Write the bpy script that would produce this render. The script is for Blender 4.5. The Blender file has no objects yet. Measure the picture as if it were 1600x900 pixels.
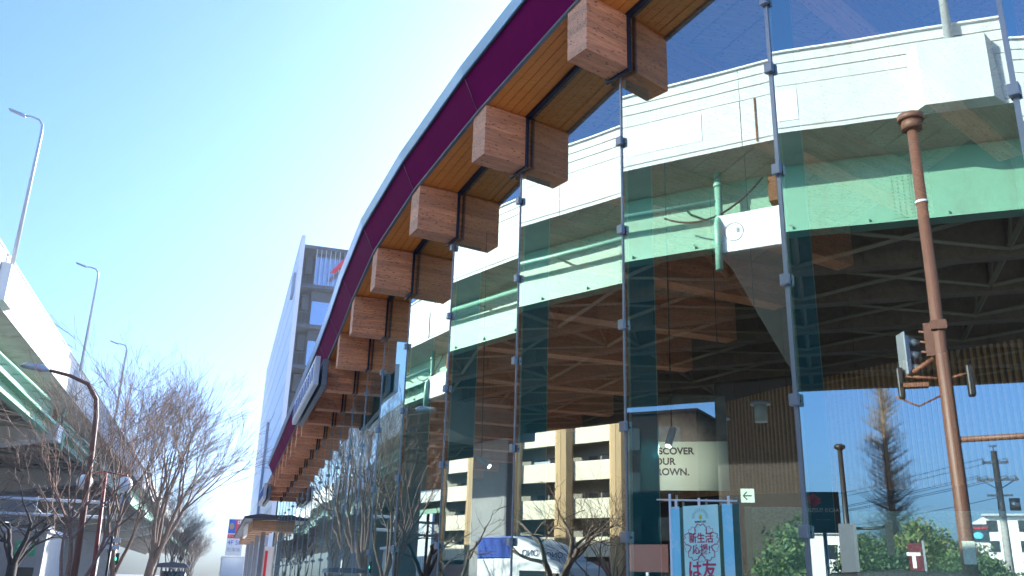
import bpy, math, random
from mathutils import Vector, Matrix
R = math.radians
random.seed(7)
# ------------------------------------------------------------------ camera, sky, sun, exposure
sc = bpy.context.scene
col = sc.collection
EYE = 1.6
F = 1375.73; PITCH = R(18.598); ROLL = R(1.616); YAW = R(17.4)
cam_d = bpy.data.cameras.new('camera'); cam = bpy.data.objects.new('camera', cam_d); col.objects.link(cam)
cam_d.sensor_width = 36; cam_d.lens = F/1600*36; cam_d.clip_start = .05; cam_d.clip_end = 4000
def _dir(u, v, w):      # u right, v up, w forward, all in the pitched camera frame before roll
    y = w*math.cos(PITCH)-v*math.sin(PITCH); z = w*math.sin(PITCH)+v*math.cos(PITCH); x = u
    return Vector((x*math.cos(YAW)+y*math.sin(YAW), -x*math.sin(YAW)+y*math.cos(YAW), z))
c_, s_ = math.cos(ROLL), math.sin(ROLL)
rx = _dir(c_, s_, 0); uy = _dir(-s_, c_, 0); fw = _dir(0, 0, 1)
m = Matrix((rx, uy, -fw)).transposed().to_4x4(); m.translation = (0, 0, EYE)
cam.matrix_world = m
sc.camera = cam
SUN_EL = 22.5; SUN_AZ = 46.0       # azimuth from +Y towards +X
w = bpy.data.worlds.new('World'); sc.world = w; w.use_nodes = True
nt = w.node_tree
sky = nt.nodes.new('ShaderNodeTexSky'); sky.sky_type = 'NISHITA'; sky.sun_disc = False
sky.sun_elevation = R(SUN_EL); sky.sun_rotation = R(SUN_AZ); sky.altitude = 20
sky.air_density = 1.0; sky.dust_density = 3; sky.ozone_density = 2.6
bg = nt.nodes['Background']; bg.inputs['Strength'].default_value = .125
wb_ = nt.nodes.new('ShaderNodeMix'); wb_.data_type = 'RGBA'; wb_.blend_type = 'MULTIPLY'; wb_.inputs[0].default_value = 1; wb_.inputs[7].default_value = (.44, .63, 1.0, 1)
nt.links.new(sky.outputs['Color'], wb_.inputs[6]); nt.links.new(wb_.outputs[2], bg.inputs['Color'])
sd = bpy.data.lights.new('sun', 'SUN'); sd.energy = 4.3; sd.angle = R(.5); sd.color = (1, .95, .87)
sun = bpy.data.objects.new('sun', sd); col.objects.link(sun)
sv = Vector((math.sin(R(SUN_AZ))*math.cos(R(SUN_EL)), math.cos(R(SUN_AZ))*math.cos(R(SUN_EL)), math.sin(R(SUN_EL))))
sun.rotation_euler = sv.to_track_quat('Z', 'Y').to_euler(); sun.location = (30, 20, 40)
sc.view_settings.view_transform = 'Standard'; sc.view_settings.look = 'None'
sc.view_settings.exposure = 1.85; sc.view_settings.gamma = 1
sc.render.engine = 'CYCLES'
sc.cycles.max_bounces = 10; sc.cycles.transparent_max_bounces = 24; sc.cycles.glossy_bounces = 6

# ------------------------------------------------------------------ materials
MATS = {}
def new_mat(name):
    m = bpy.data.materials.new(name); m.use_nodes = True; MATS[name] = m
    n = m.node_tree.nodes; return m, m.node_tree, n['Principled BSDF']
def N(nt, t, **k):
    n = nt.nodes.new(t)
    for a, b in k.items(): setattr(n, a, b)
    return n
def mat(name, colr, rough=.6, metal=0, var=.12, scale=6, stretch=(1, 1, 1), bump=0, bscale=40, dirt=None, dscale=1.5, dstretch=(1, 1, 1), damt=.5, spec=.5, emit=None):
    m, nt, b = new_mat(name)
    tc = N(nt, 'ShaderNodeTexCoord'); mp = N(nt, 'ShaderNodeMapping'); mp.inputs['Scale'].default_value = stretch
    nt.links.new(tc.outputs['Object'], mp.inputs['Vector'])
    no = N(nt, 'ShaderNodeTexNoise'); no.inputs['Scale'].default_value = scale; no.inputs['Detail'].default_value = 6; no.inputs['Roughness'].default_value = .65
    nt.links.new(mp.outputs[0], no.inputs['Vector'])
    rp = N(nt, 'ShaderNodeValToRGB')
    rp.color_ramp.elements[0].position = .3; rp.color_ramp.elements[1].position = .7
    rp.color_ramp.elements[0].color = tuple(c*(1-var) for c in colr)+(1,); rp.color_ramp.elements[1].color = tuple(min(1, c*(1+var)) for c in colr)+(1,)
    nt.links.new(no.outputs['Fac'], rp.inputs[0]); out = rp.outputs[0]
    if dirt:
        mp2 = N(nt, 'ShaderNodeMapping'); mp2.inputs['Scale'].default_value = dstretch; nt.links.new(tc.outputs['Object'], mp2.inputs['Vector'])
        n2 = N(nt, 'ShaderNodeTexNoise'); n2.inputs['Scale'].default_value = dscale; n2.inputs['Detail'].default_value = 8; n2.inputs['Roughness'].default_value = .7
        nt.links.new(mp2.outputs[0], n2.inputs['Vector'])
        r2 = N(nt, 'ShaderNodeValToRGB'); r2.color_ramp.elements[0].position = .52; r2.color_ramp.elements[1].position = .72
        r2.color_ramp.elements[0].color = (0, 0, 0, 1); r2.color_ramp.elements[1].color = (damt,)*3+(1,)
        nt.links.new(n2.outputs['Fac'], r2.inputs[0])
        mx = N(nt, 'ShaderNodeMix', data_type='RGBA'); nt.links.new(r2.outputs[0], mx.inputs[0]); nt.links.new(out, mx.inputs[6]); mx.inputs[7].default_value = dirt+(1,)
        out = mx.outputs[2]
    nt.links.new(out, b.inputs['Base Color'])
    b.inputs['Roughness'].default_value = rough; b.inputs['Metallic'].default_value = metal
    b.inputs['Specular IOR Level'].default_value = spec
    if emit: b.inputs['Emission Color'].default_value = emit[0]+(1,); b.inputs['Emission Strength'].default_value = emit[1]
    if bump:
        nb = N(nt, 'ShaderNodeTexNoise'); nb.inputs['Scale'].default_value = bscale; nb.inputs['Detail'].default_value = 5
        nt.links.new(mp.outputs[0], nb.inputs['Vector'])
        bp = N(nt, 'ShaderNodeBump'); bp.inputs['Strength'].default_value = bump; bp.inputs['Distance'].default_value = .02
        nt.links.new(nb.outputs['Fac'], bp.inputs['Height']); nt.links.new(bp.outputs[0], b.inputs['Normal'])
    return m
def wood(name, light, dark, knots=True, rough=.6, gs=1.0, lam=False):
    m, nt, b = new_mat(name)
    tc = N(nt, 'ShaderNodeTexCoord'); mp = N(nt, 'ShaderNodeMapping'); mp.inputs['Scale'].default_value = (1.6*gs, 22*gs, 22*gs)
    oi0 = N(nt, 'ShaderNodeObjectInfo'); of0 = N(nt, 'ShaderNodeVectorMath', operation='SCALE'); of0.inputs['Scale'].default_value = 40
    cx = N(nt, 'ShaderNodeCombineXYZ')
    for q in range(3): nt.links.new(oi0.outputs['Random'], cx.inputs[q])
    nt.links.new(cx.outputs[0], of0.inputs[0]); va = N(nt, 'ShaderNodeVectorMath', operation='ADD'); nt.links.new(tc.outputs['Object'], va.inputs[0]); nt.links.new(of0.outputs[0], va.inputs[1])
    nt.links.new(va.outputs[0], mp.inputs['Vector'])
    n1 = N(nt, 'ShaderNodeTexNoise'); n1.inputs['Scale'].default_value = 1.6; n1.inputs['Detail'].default_value = 8; n1.inputs['Roughness'].default_value = .7; n1.inputs['Distortion'].default_value = .6
    nt.links.new(mp.outputs[0], n1.inputs['Vector'])
    r1 = N(nt, 'ShaderNodeValToRGB'); e = r1.color_ramp.elements
    e[0].position = .32; e[1].position = .68; e[0].color = dark+(1,); e[1].color = light+(1,)
    nt.links.new(n1.outputs['Fac'], r1.inputs[0]); out = r1.outputs[0]
    if lam:     # glued laminations: each board its own tone
        sx = N(nt, 'ShaderNodeSeparateXYZ'); nt.links.new(tc.outputs['Object'], sx.inputs[0])
        ml = N(nt, 'ShaderNodeMath', operation='MULTIPLY'); ml.inputs[1].default_value = 11.0; nt.links.new(sx.outputs[2], ml.inputs[0])
        fl = N(nt, 'ShaderNodeMath', operation='FLOOR'); nt.links.new(ml.outputs[0], fl.inputs[0])
        oi = N(nt, 'ShaderNodeObjectInfo'); ad = N(nt, 'ShaderNodeMath', operation='ADD'); nt.links.new(fl.outputs[0], ad.inputs[0])
        mr = N(nt, 'ShaderNodeMath', operation='MULTIPLY'); mr.inputs[1].default_value = 30; nt.links.new(oi.outputs['Random'], mr.inputs[0]); nt.links.new(mr.outputs[0], ad.inputs[1])
        wn = N(nt, 'ShaderNodeTexWhiteNoise', noise_dimensions='1D'); nt.links.new(ad.outputs[0], wn.inputs['W'])
        hs = N(nt, 'ShaderNodeHueSaturation'); mm = N(nt, 'ShaderNodeMapRange'); mm.inputs[3].default_value = .84; mm.inputs[4].default_value = 1.12
        nt.links.new(wn.outputs['Value'], mm.inputs[0]); nt.links.new(mm.outputs[0], hs.inputs['Value']); nt.links.new(out, hs.inputs['Color']); out = hs.outputs[0]
    if knots:
        mp2 = N(nt, 'ShaderNodeMapping'); mp2.inputs['Scale'].default_value = (7, 15, 22); nt.links.new(va.outputs[0], mp2.inputs['Vector'])
        vo = N(nt, 'ShaderNodeTexVoronoi'); vo.inputs['Scale'].default_value = 1.5; nt.links.new(mp2.outputs[0], vo.inputs['Vector'])
        rk = N(nt, 'ShaderNodeValToRGB'); rk.color_ramp.elements[0].position = .12; rk.color_ramp.elements[1].position = .26
        rk.color_ramp.elements[0].color = (.9,)*3+(1,); rk.color_ramp.elements[1].color = (0, 0, 0, 1)
        nt.links.new(vo.outputs['Distance'], rk.inputs[0])
        mx = N(nt, 'ShaderNodeMix', data_type='RGBA'); nt.links.new(rk.outputs[0], mx.inputs[0]); nt.links.new(out, mx.inputs[6])
        mx.inputs[7].default_value = tuple(c*.18 for c in dark)+(1,); out = mx.outputs[2]
    nt.links.new(out, b.inputs['Base Color']); b.inputs['Roughness'].default_value = rough
    bp = N(nt, 'ShaderNodeBump'); bp.inputs['Strength'].default_value = .15; bp.inputs['Distance'].default_value = .01
    nt.links.new(n1.outputs['Fac'], bp.inputs['Height']); nt.links.new(bp.outputs[0], b.inputs['Normal'])
    return m
def glass_face(name, base, tint, gl, wav=.0):
    m, nt, b = new_mat(name); nt.nodes.remove(b); out = nt.nodes['Material Output']
    tr = N(nt, 'ShaderNodeBsdfTransparent'); tr.inputs[0].default_value = tint+(1,)
    go = N(nt, 'ShaderNodeBsdfGlossy'); go.inputs['Roughness'].default_value = 0; go.inputs[0].default_value = gl+(1,)
    fr = N(nt, 'ShaderNodeFresnel'); fr.inputs['IOR'].default_value = 1.5
    mr = N(nt, 'ShaderNodeMapRange'); mr.inputs[3].default_value = base; mr.inputs[4].default_value = 1
    nt.links.new(fr.outputs[0], mr.inputs[0])
    mx = N(nt, 'ShaderNodeMixShader'); nt.links.new(mr.outputs[0], mx.inputs[0]); nt.links.new(tr.outputs[0], mx.inputs[1]); nt.links.new(go.outputs[0], mx.inputs[2])
    nt.links.new(mx.outputs[0], out.inputs[0])
    if wav:
        tc = N(nt, 'ShaderNodeTexCoord'); no = N(nt, 'ShaderNodeTexNoise'); no.inputs['Scale'].default_value = .9; no.inputs['Detail'].default_value = 1
        nt.links.new(tc.outputs['Object'], no.inputs['Vector'])
        bp = N(nt, 'ShaderNodeBump'); bp.inputs['Strength'].default_value = 1; bp.inputs['Distance'].default_value = wav
        nt.links.new(no.outputs['Fac'], bp.inputs['Height']); nt.links.new(bp.outputs[0], go.inputs['Normal'])
    return m
def clear_face(name, tint, diff=None, amt=0):
    m, nt, b = new_mat(name); nt.nodes.remove(b); out = nt.nodes['Material Output']
    tr = N(nt, 'ShaderNodeBsdfTransparent'); tr.inputs[0].default_value = tint+(1,)
    if diff:
        df = N(nt, 'ShaderNodeBsdfDiffuse'); df.inputs[0].default_value = diff+(1,)
        mx = N(nt, 'ShaderNodeMixShader'); mx.inputs[0].default_value = amt
        nt.links.new(tr.outputs[0], mx.inputs[1]); nt.links.new(df.outputs[0], mx.inputs[2]); nt.links.new(mx.outputs[0], out.inputs[0])
    else: nt.links.new(tr.outputs[0], out.inputs[0])
    return m
glass_face('glass_out', .40, (.84, .94, .93), (.84, .98, .91), wav=.0006)
glass_face('glass_wavy', .42, (.84, .95, .94), (.86, .97, .95), wav=.0009)
clear_face('glass_in', (.96, .99, .98))
clear_face('fin_glass', (.16, .55, .60), (.03, .55, .82), .55)
clear_face('fin_edge', (.3, .5, .5), (.45, .75, .72), .85)
glass_face('window_glass', .25, (.25, .3, .33), (.8, .9, 1))
wood('beam_wood', (.95, .40, .20), (.56, .20, .10), lam=True)
wood('beam_end_lit', (.98, .55, .34), (.72, .33, .20), lam=True)  # lighter copy of the beam wood: street light painted onto outer faces
wood('soffit_wood', (.98, .33, .06), (.84, .24, .04), knots=False, rough=.45)
wood('ceiling_wood', (.58, .36, .22), (.30, .17, .10), knots=True)
wood('slat_wood', (.62, .33, .14), (.42, .20, .08), knots=False)
mat('magenta', (.19, .001, .085), .6, var=.06, scale=2, spec=.12)
mat('fascia_metal', (.42, .58, .92), .3, .6, var=.04)
mat('sign_metal', (.62, .66, .70), .35, .4, var=.04)
mat('grey_metal', (.20, .22, .25), .45, .5, var=.06)
mat('clip_metal', (.30, .33, .38), .35, .7, var=.05)
mat('black_gasket', (.010, .022, .05), .4, var=.1)
mat('white_steel', (.78, .80, .80), .5, var=.04, dirt=(.50, .47, .42), dscale=.9, dstretch=(1, 1, .25), damt=.35)
mat('parapet_white', (.56, .58, .57), .6, var=.04, scale=1.2, dirt=(.42, .33, .24), dscale=1.1, dstretch=(1, 1.6, .16), damt=.5, bump=.1)
mat('concrete', (.30, .31, .32), .8, var=.1, scale=1.5, dirt=(.22, .2, .18), dscale=.8, dstretch=(1, 1, .3), damt=.5, bump=.2)
mat('frame_grey', (.34, .30, .22), .6, var=.12)
mat('girder_shade_brown', (.27, .205, .15), .7, var=.2, dirt=(.05, .035, .025), dscale=1.2, damt=.6)  # under-deck shade painted in as brown for inner girders; also backs parapet joints
mat('soffit_concrete', (.34, .33, .28), .85, var=.15, scale=1.2, dirt=(.14, .11, .08), dscale=1.0, damt=.6, bump=.2)
mat('girder_green', (.18, .37, .26), .5, var=.05, dirt=(.16, .22, .15), dscale=1.6, dstretch=(1, 1, .3), damt=.6)
mat('pipe_green', (.20, .42, .32), .4, var=.05)
mat('rust_steel', (.22, .085, .045), .6, var=.15, scale=9)
mat('rust', (.16, .075, .035), .9, var=.4, scale=14)
mat('brown_paint', (.17, .075, .05), .5, var=.08, scale=8)
mat('redbrown_paint', (.28, .06, .045), .5, var=.08)
mat('galv', (.46, .49, .52), .4, .6, var=.06)
mat('pole_grey', (.55, .57, .58), .4, .3, var=.05)
mat('black_paint', (.02, .02, .022), .45, var=.1)
mat('bark', (.19, .135, .10), .9, var=.25, scale=10, bump=.4)
mat('bark_warm', (.26, .17, .13), .9, var=.2, scale=10, bump=.3)
mat('bark_pale', (.34, .27, .21), .9, var=.2, scale=10)
mat('bark_dark', (.055, .045, .042), .9, var=.3, scale=10, bump=.4)
mat('asphalt', (.055, .056, .06), .85, var=.15, scale=3, bump=.3, bscale=120)
mat('paving', (.50, .49, .46), .8, var=.12, scale=2, bump=.2)
mat('ground_mat', (.20, .20, .19), .9, var=.15, scale=.2)
mat('line_white', (.72, .72, .70), .7, var=.06)
mat('cream', (.76, .69, .53), .7, var=.04, scale=1.0, dirt=(.6, .53, .40), dscale=.7, dstretch=(1, 1, .3), damt=.3)
mat('tan_render', (.50, .34, .18), .8, var=.05, scale=1.0, bump=.2)
mat('recess_wall', (.30, .28, .24), .8, var=.1)
mat('pink_tile', (.36, .16, .13), .7, var=.1, scale=3)
mat('dark_window', (.03, .035, .04), .15, var=.1)
mat('office_white', (.90, .88, .86), .4, var=.03)
mat('office_dark', (.035, .045, .065), .5, var=.1)
mat('office_slab', (.065, .075, .10), .5, var=.06)
mat('curtain', (.40, .50, .60), .12, .75, var=.12, scale=3, stretch=(6, 6, .3))
mat('red_letter', (.85, .02, .05), .4, var=.03, spec=.1)
mat('white_paint', (.80, .81, .80), .4, var=.02)
mat('blue_paint', (.03, .12, .55), .4, var=.05)
mat('navy', (.02, .03, .12), .4, var=.05)
mat('tyre', (.02, .02, .02), .9)
mat('sign_dark', (.03, .045, .06), .4, var=.05)
mat('sign_red', (.72, .04, .06), .4, var=.05)
mat('sign_maroon', (.12, .008, .02), .4, var=.05)
mat('sign_green', (.03, .35, .16), .4)
mat('sign_cyan', (.12, .50, .62), .5)
mat('poster_pale', (.62, .68, .58), .5, var=.02)
mat('poster_photo', (.20, .17, .15), .5, var=.5, scale=5)
mat('dark_backing_mat', (.02, .012, .011), .9, spec=.0, var=.25, scale=5)  # near black, to keep the reflection behind the poster dark
mat('dull_red', (.06, .003, .005), .6, var=.1)
mat('pier_grey', (.46, .47, .43), .8, var=.08, scale=1.5, dirt=(.30, .25, .18), dscale=.8, dstretch=(1, 1, .3), damt=.5)
mat('ink', (.03, .03, .03), .5)
mat('ink_red', (.55, .07, .14), .5)
mat('yellow', (.80, .62, .08), .5)
mat('pale_cloth', (.60, .97, .90), .7, var=.03)
mat('cloud_cloth', (.30, .78, .96), .7, var=.0, dirt=(.85, .95, .96), dscale=3.5, dstretch=(1, 1, 1.6), damt=.8)
mat('mosaic', (.66, .90, .66), .4, var=.35, scale=45)
mat('lamp_glow', (1, 1, 1), .5, emit=((1, .97, .9), 6))
mat('signal_glow', (.1, .9, .5), .5, emit=((.05, 1, .55), 3))
mat('exit_glow', (.75, .9, .8), .5, emit=((.8, 1, .85), .5))
mat('leaf_green', (.075, .13, .035), .7, var=.5, scale=2.2)
mat('leaf_olive', (.15, .155, .04), .7, var=.4, scale=2.2)
mat('leaf_teal', (.04, .09, .045), .7, var=.45, scale=2.2)
mat('far_wall', (.55, .60, .66), .8, var=.05)
mat('far_wall_grey', (.42, .45, .50), .8, var=.05)
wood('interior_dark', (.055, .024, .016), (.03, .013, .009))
mat('column_shade_brown', (.028, .018, .014), .7, var=.25, scale=4)  # shade under the deck put into the colour of one pier column
mat('interior_floor', (.42, .38, .33), .5, var=.1)
mat('globe', (.80, .84, .84), .15, var=.02)
mat('wood_bench', (.36, .28, .20), .7, var=.1)

# ------------------------------------------------------------------ helpers
class MB:
    def __init__(s): s.v = []; s.f = []; s.m = []; s.sm = []
    def add(s, vs, fs, mi=0, smooth=False):
        o = len(s.v); s.v += [tuple(v) for v in vs]
        for f in fs: s.f.append(tuple(i+o for i in f)); s.m.append(mi); s.sm.append(smooth)
        return s
    def box(s, x0, x1, y0, y1, z0, z1, mi=0):
        vs = [(x0, y0, z0), (x1, y0, z0), (x1, y1, z0), (x0, y1, z0), (x0, y0, z1), (x1, y0, z1), (x1, y1, z1), (x0, y1, z1)]
        return s.add(vs, [(0, 3, 2, 1), (4, 5, 6, 7), (0, 1, 5, 4), (1, 2, 6, 5), (2, 3, 7, 6), (3, 0, 4, 7)], mi)
    def obox(s, c, d, hw, hl, z0, z1, mi=0):     # oriented in plan: d = unit dir, hl half length along d, hw half width
        n = (-d[1], d[0]); q = []
        for a, b in ((-1, -1), (1, -1), (1, 1), (-1, 1)): q.append((c[0]+d[0]*a*hl+n[0]*b*hw, c[1]+d[1]*a*hl+n[1]*b*hw))
        vs = [(x, y, z0) for x, y in q]+[(x, y, z1) for x, y in q]
        return s.add(vs, [(0, 3, 2, 1), (4, 5, 6, 7), (0, 1, 5, 4), (1, 2, 6, 5), (2, 3, 7, 6), (3, 0, 4, 7)], mi)
    def hexa(s, b, t, mi=0):                      # 4 bottom, 4 top points (ccw from above)
        return s.add(list(b)+list(t), [(0, 3, 2, 1), (4, 5, 6, 7), (0, 1, 5, 4), (1, 2, 6, 5), (2, 3, 7, 6), (3, 0, 4, 7)], mi)
    def tube(s, pts, rs, n=8, mi=0, smooth=True, cap=True):
        pts = [Vector(p) for p in pts]
        if not isinstance(rs, (list, tuple)): rs = [rs]*len(pts)
        o = len(s.v); prev = None
        for i, p in enumerate(pts):
            d = (pts[min(i+1, len(pts)-1)]-pts[max(i-1, 0)])
            if d.length < 1e-9: d = Vector((0, 0, 1))
            d.normalize()
            if prev is None:
                a = d.cross(Vector((0, 0, 1)));
                if a.length < .05: a = Vector((1, 0, 0))
            else: a = prev-d*prev.dot(d)
            a.normalize(); prev = a; b = d.cross(a)
            for k in range(n):
                t = 2*math.pi*k/n; q = p+a*math.cos(t)*rs[i]+b*math.sin(t)*rs[i]; s.v.append(tuple(q))
        for i in range(len(pts)-1):
            for k in range(n):
                k2 = (k+1) % n; s.f.append((o+i*n+k, o+i*n+k2, o+(i+1)*n+k2, o+(i+1)*n+k)); s.m.append(mi); s.sm.append(smooth)
        if cap:
            s.f.append(tuple(o+k for k in reversed(range(n)))); s.m.append(mi); s.sm.append(False)
            e = o+(len(pts)-1)*n; s.f.append(tuple(e+k for k in range(n))); s.m.append(mi); s.sm.append(False)
        return s
    def cyl(s, c, r, z0, z1, n=16, mi=0): return s.tube([(c[0], c[1], z0), (c[0], c[1], z1)], r, n, mi)
    def prism(s, poly, axis, a0, a1, mi=0):       # polygon (2-d list) extruded along axis 'x' or 'y' or 'z'
        def P(u, v, w): return {'x': (w, u, v), 'y': (u, w, v), 'z': (u, v, w)}[axis]
        n = len(poly); vs = [P(u, v, a0) for u, v in poly]+[P(u, v, a1) for u, v in poly]
        fs = [tuple(reversed(range(n))), tuple(range(n, 2*n))]+[(i, (i+1) % n, n+(i+1) % n, n+i) for i in range(n)]
        return s.add(vs, fs, mi)
    def sphere(s, c, r, mi=0, n=12, sq=(1, 1, 1)):
        vs = [(c[0], c[1], c[2]-r*sq[2])]; rows = n//2
        for i in range(1, rows):
            t = math.pi*i/rows-math.pi/2
            for k in range(n):
                a = 2*math.pi*k/n; vs.append((c[0]+r*sq[0]*math.cos(t)*math.cos(a), c[1]+r*sq[1]*math.cos(t)*math.sin(a), c[2]+r*sq[2]*math.sin(t)))
        vs.append((c[0], c[1], c[2]+r*sq[2])); fs = []
        for k in range(n): fs.append((0, 1+(k+1) % n, 1+k)); fs.append((len(vs)-1, 1+(rows-2)*n+k, 1+(rows-2)*n+(k+1) % n))
        for i in range(rows-2):
            for k in range(n): fs.append((1+i*n+k, 1+i*n+(k+1) % n, 1+(i+1)*n+(k+1) % n, 1+(i+1)*n+k))
        return s.add(vs, fs, mi, True)
    def build(s, name, mats, parent=None, bevel=0, fixn=True):
        me = bpy.data.meshes.new(name)
        off = root_loc(parent) if parent else Vector((0, 0, 0))
        me.from_pydata([(v[0]-off.x, v[1]-off.y, v[2]-off.z) for v in s.v], [], s.f)
        if isinstance(mats, str): mats = [mats]
        for mm in mats: me.materials.append(MATS[mm])
        for p, mi, sm in zip(me.polygons, s.m, s.sm): p.material_index = mi; p.use_smooth = sm
        me.update()
        o = bpy.data.objects.new(name, me); col.objects.link(o)
        if parent: o.parent = parent
        if bevel:
            b = o.modifiers.new('bevel', 'BEVEL'); b.width = bevel; b.segments = 2; b.limit_method = 'ANGLE'
        return o
def root_loc(o):
    v = Vector(o.location)
    while o.parent: o = o.parent; v = v+Vector(o.location)
    return v
def tag(o, label=None, cat=None, group=None, kind=None):
    if label: o['label'] = label
    if cat: o['category'] = cat
    if group: o['group'] = group
    if kind: o['kind'] = kind
    return o
def thing(name, loc, label, cat, group=None, rz=0):
    o = bpy.data.objects.new(name, None); col.objects.link(o); o.location = loc; o.rotation_euler = (0, 0, rz); o.empty_display_size = .3
    return tag(o, label, cat, group)
def copy_tree(o, parent=None):
    c = o.copy(); col.objects.link(c)
    if parent: c.parent = parent
    for ch in [x for x in bpy.data.objects if x.parent == o]: copy_tree(ch, c)
    return c
def text(name, body, size, m_, parent, loc, rz, align='CENTER', ext=.003, sx=1.0, shear=0, tilt=0, offs=0.0):
    cu = bpy.data.curves.new('t', 'FONT'); cu.body = body; cu.size = size; cu.align_x = align; cu.align_y = 'CENTER'; cu.extrude = ext; cu.shear = shear; cu.offset = offs
    to = bpy.data.objects.new('t', cu); col.objects.link(to)
    dg = bpy.context.evaluated_depsgraph_get(); dg.update()
    me = bpy.data.meshes.new_from_object(to.evaluated_get(dg)); me.name = name
    bpy.data.objects.remove(to)
    off = root_loc(parent)
    M = Matrix.Translation(Vector(loc)-off) @ Matrix.Rotation(rz, 4, 'Z') @ Matrix.Rotation(R(90), 4, 'X') @ Matrix.Rotation(tilt, 4, 'Z') @ Matrix.Diagonal((sx, 1, 1, 1))
    me.transform(M); me.materials.clear(); me.materials.append(MATS[m_])
    for p in me.polygons: p.material_index = 0
    o = bpy.data.objects.new(name, me); col.objects.link(o); o.parent = parent
    return o

# ------------------------------------------------------------------ setting: ground, road, pavement
def sheet(name, x0, x1, y0, y1, z0, z1, m_):
    return tag(MB().box(x0, x1, y0, y1, z0, z1).build(name, m_), kind='structure')
sheet('ground', -1500, 1500, -900, 2500, -1, -.13, 'ground_mat')
sheet('road', -37, -6.0, -200, 900, -.126, -.10, 'asphalt')
sheet('pavement', -5.8, 60, -200, 600, -.125, 0, 'paving')
sheet('kerb', -6.0, -5.8, -200, 600, -.126, .02, 'concrete')
mk = MB()
for x in (-9.4, -13.0):
    for i in range(60): mk.box(x-.07, x+.07, -60+i*10, -55+i*10, -.097, -.093)
mk.box(-6.5, -6.4, -200, 600, -.097, -.093)
tag(mk.build('road_markings', 'line_white'), kind='structure')

hz = MB().box(-170, 60, -60, 430, -2, 48).build('haze', 'asphalt'); tag(hz, kind='stuff')
hm = bpy.data.materials.new('haze_air'); hm.use_nodes = True; hn = hm.node_tree; hn.nodes.remove(hn.nodes['Principled BSDF'])
pv = hn.nodes.new('ShaderNodeVolumePrincipled'); pv.inputs['Color'].default_value = (.82, .92, 1, 1); pv.inputs['Density'].default_value = .00045; pv.inputs['Anisotropy'].default_value = .55
hn.links.new(pv.outputs[0], hn.nodes['Material Output'].inputs['Volume']); hz.data.materials.clear(); hz.data.materials.append(hm)

# ------------------------------------------------------------------ the timber pavilion
PY = [(7.15, 1.02), (6.02, 2.58), (5.03, 4.17), (4.2, 5.84), (3.53, 7.56), (3.02, 9.38), (2.65, 11.21), (2.43, 13.06), (2.39, 15.0), (2.41, 16.95), (2.42, 18.85), (2.42, 20.75), (2.42, 22.5), (2.42, 24.3)]
while PY[-1][1] < 41: PY.append((2.42, PY[-1][1]+1.78))
PY = [Vector(p) for p in PY]
NP = len(PY)
ZT = [(1, 9.2), (2.6, 8.55), (4.17, 7.86), (5.84, 7.3), (7.56, 6.84), (9.38, 6.44), (11.2, 6.14), (13.06, 5.87), (15, 5.66), (16.95, 5.5), (18.8, 5.4), (20.7, 5.33), (22.5, 5.27), (25.7, 5.16), (30, 5.02), (36, 4.86), (43, 4.68)]
OT = [(1, .92), (7.5, .87), (11, .83), (43, .82)]; OZ = [(1, .52), (7.5, .42), (11, .33), (43, .31)]
def lerp(T, y):
    if y <= T[0][0]: return T[0][1]
    for (a, b), (c, d) in zip(T, T[1:]):
        if y <= c: return b+(d-b)*(y-a)/(c-a)
    return T[-1][1]
ZB = [lerp(ZT, p.y) for p in PY]                 # underside of the beam ends
BH = .66                                          # beam depth
NR = []                                           # outward normals at the nodes
for i in range(NP):
    a = PY[max(i-1, 0)]; b = PY[min(i+1, NP-1)]; t = (b-a).normalized(); NR.append(Vector((-t.y, t.x)))
def off(i, d, z=None):
    p = PY[i]+NR[i]*d; return (p.x, p.y, ZB[i]+BH if z is None else z)
pav = thing('timber_pavilion', (7, 20, 0), 'curved glass fronted pavilion with timber beam ends and a magenta eave', 'pavilion')
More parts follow.
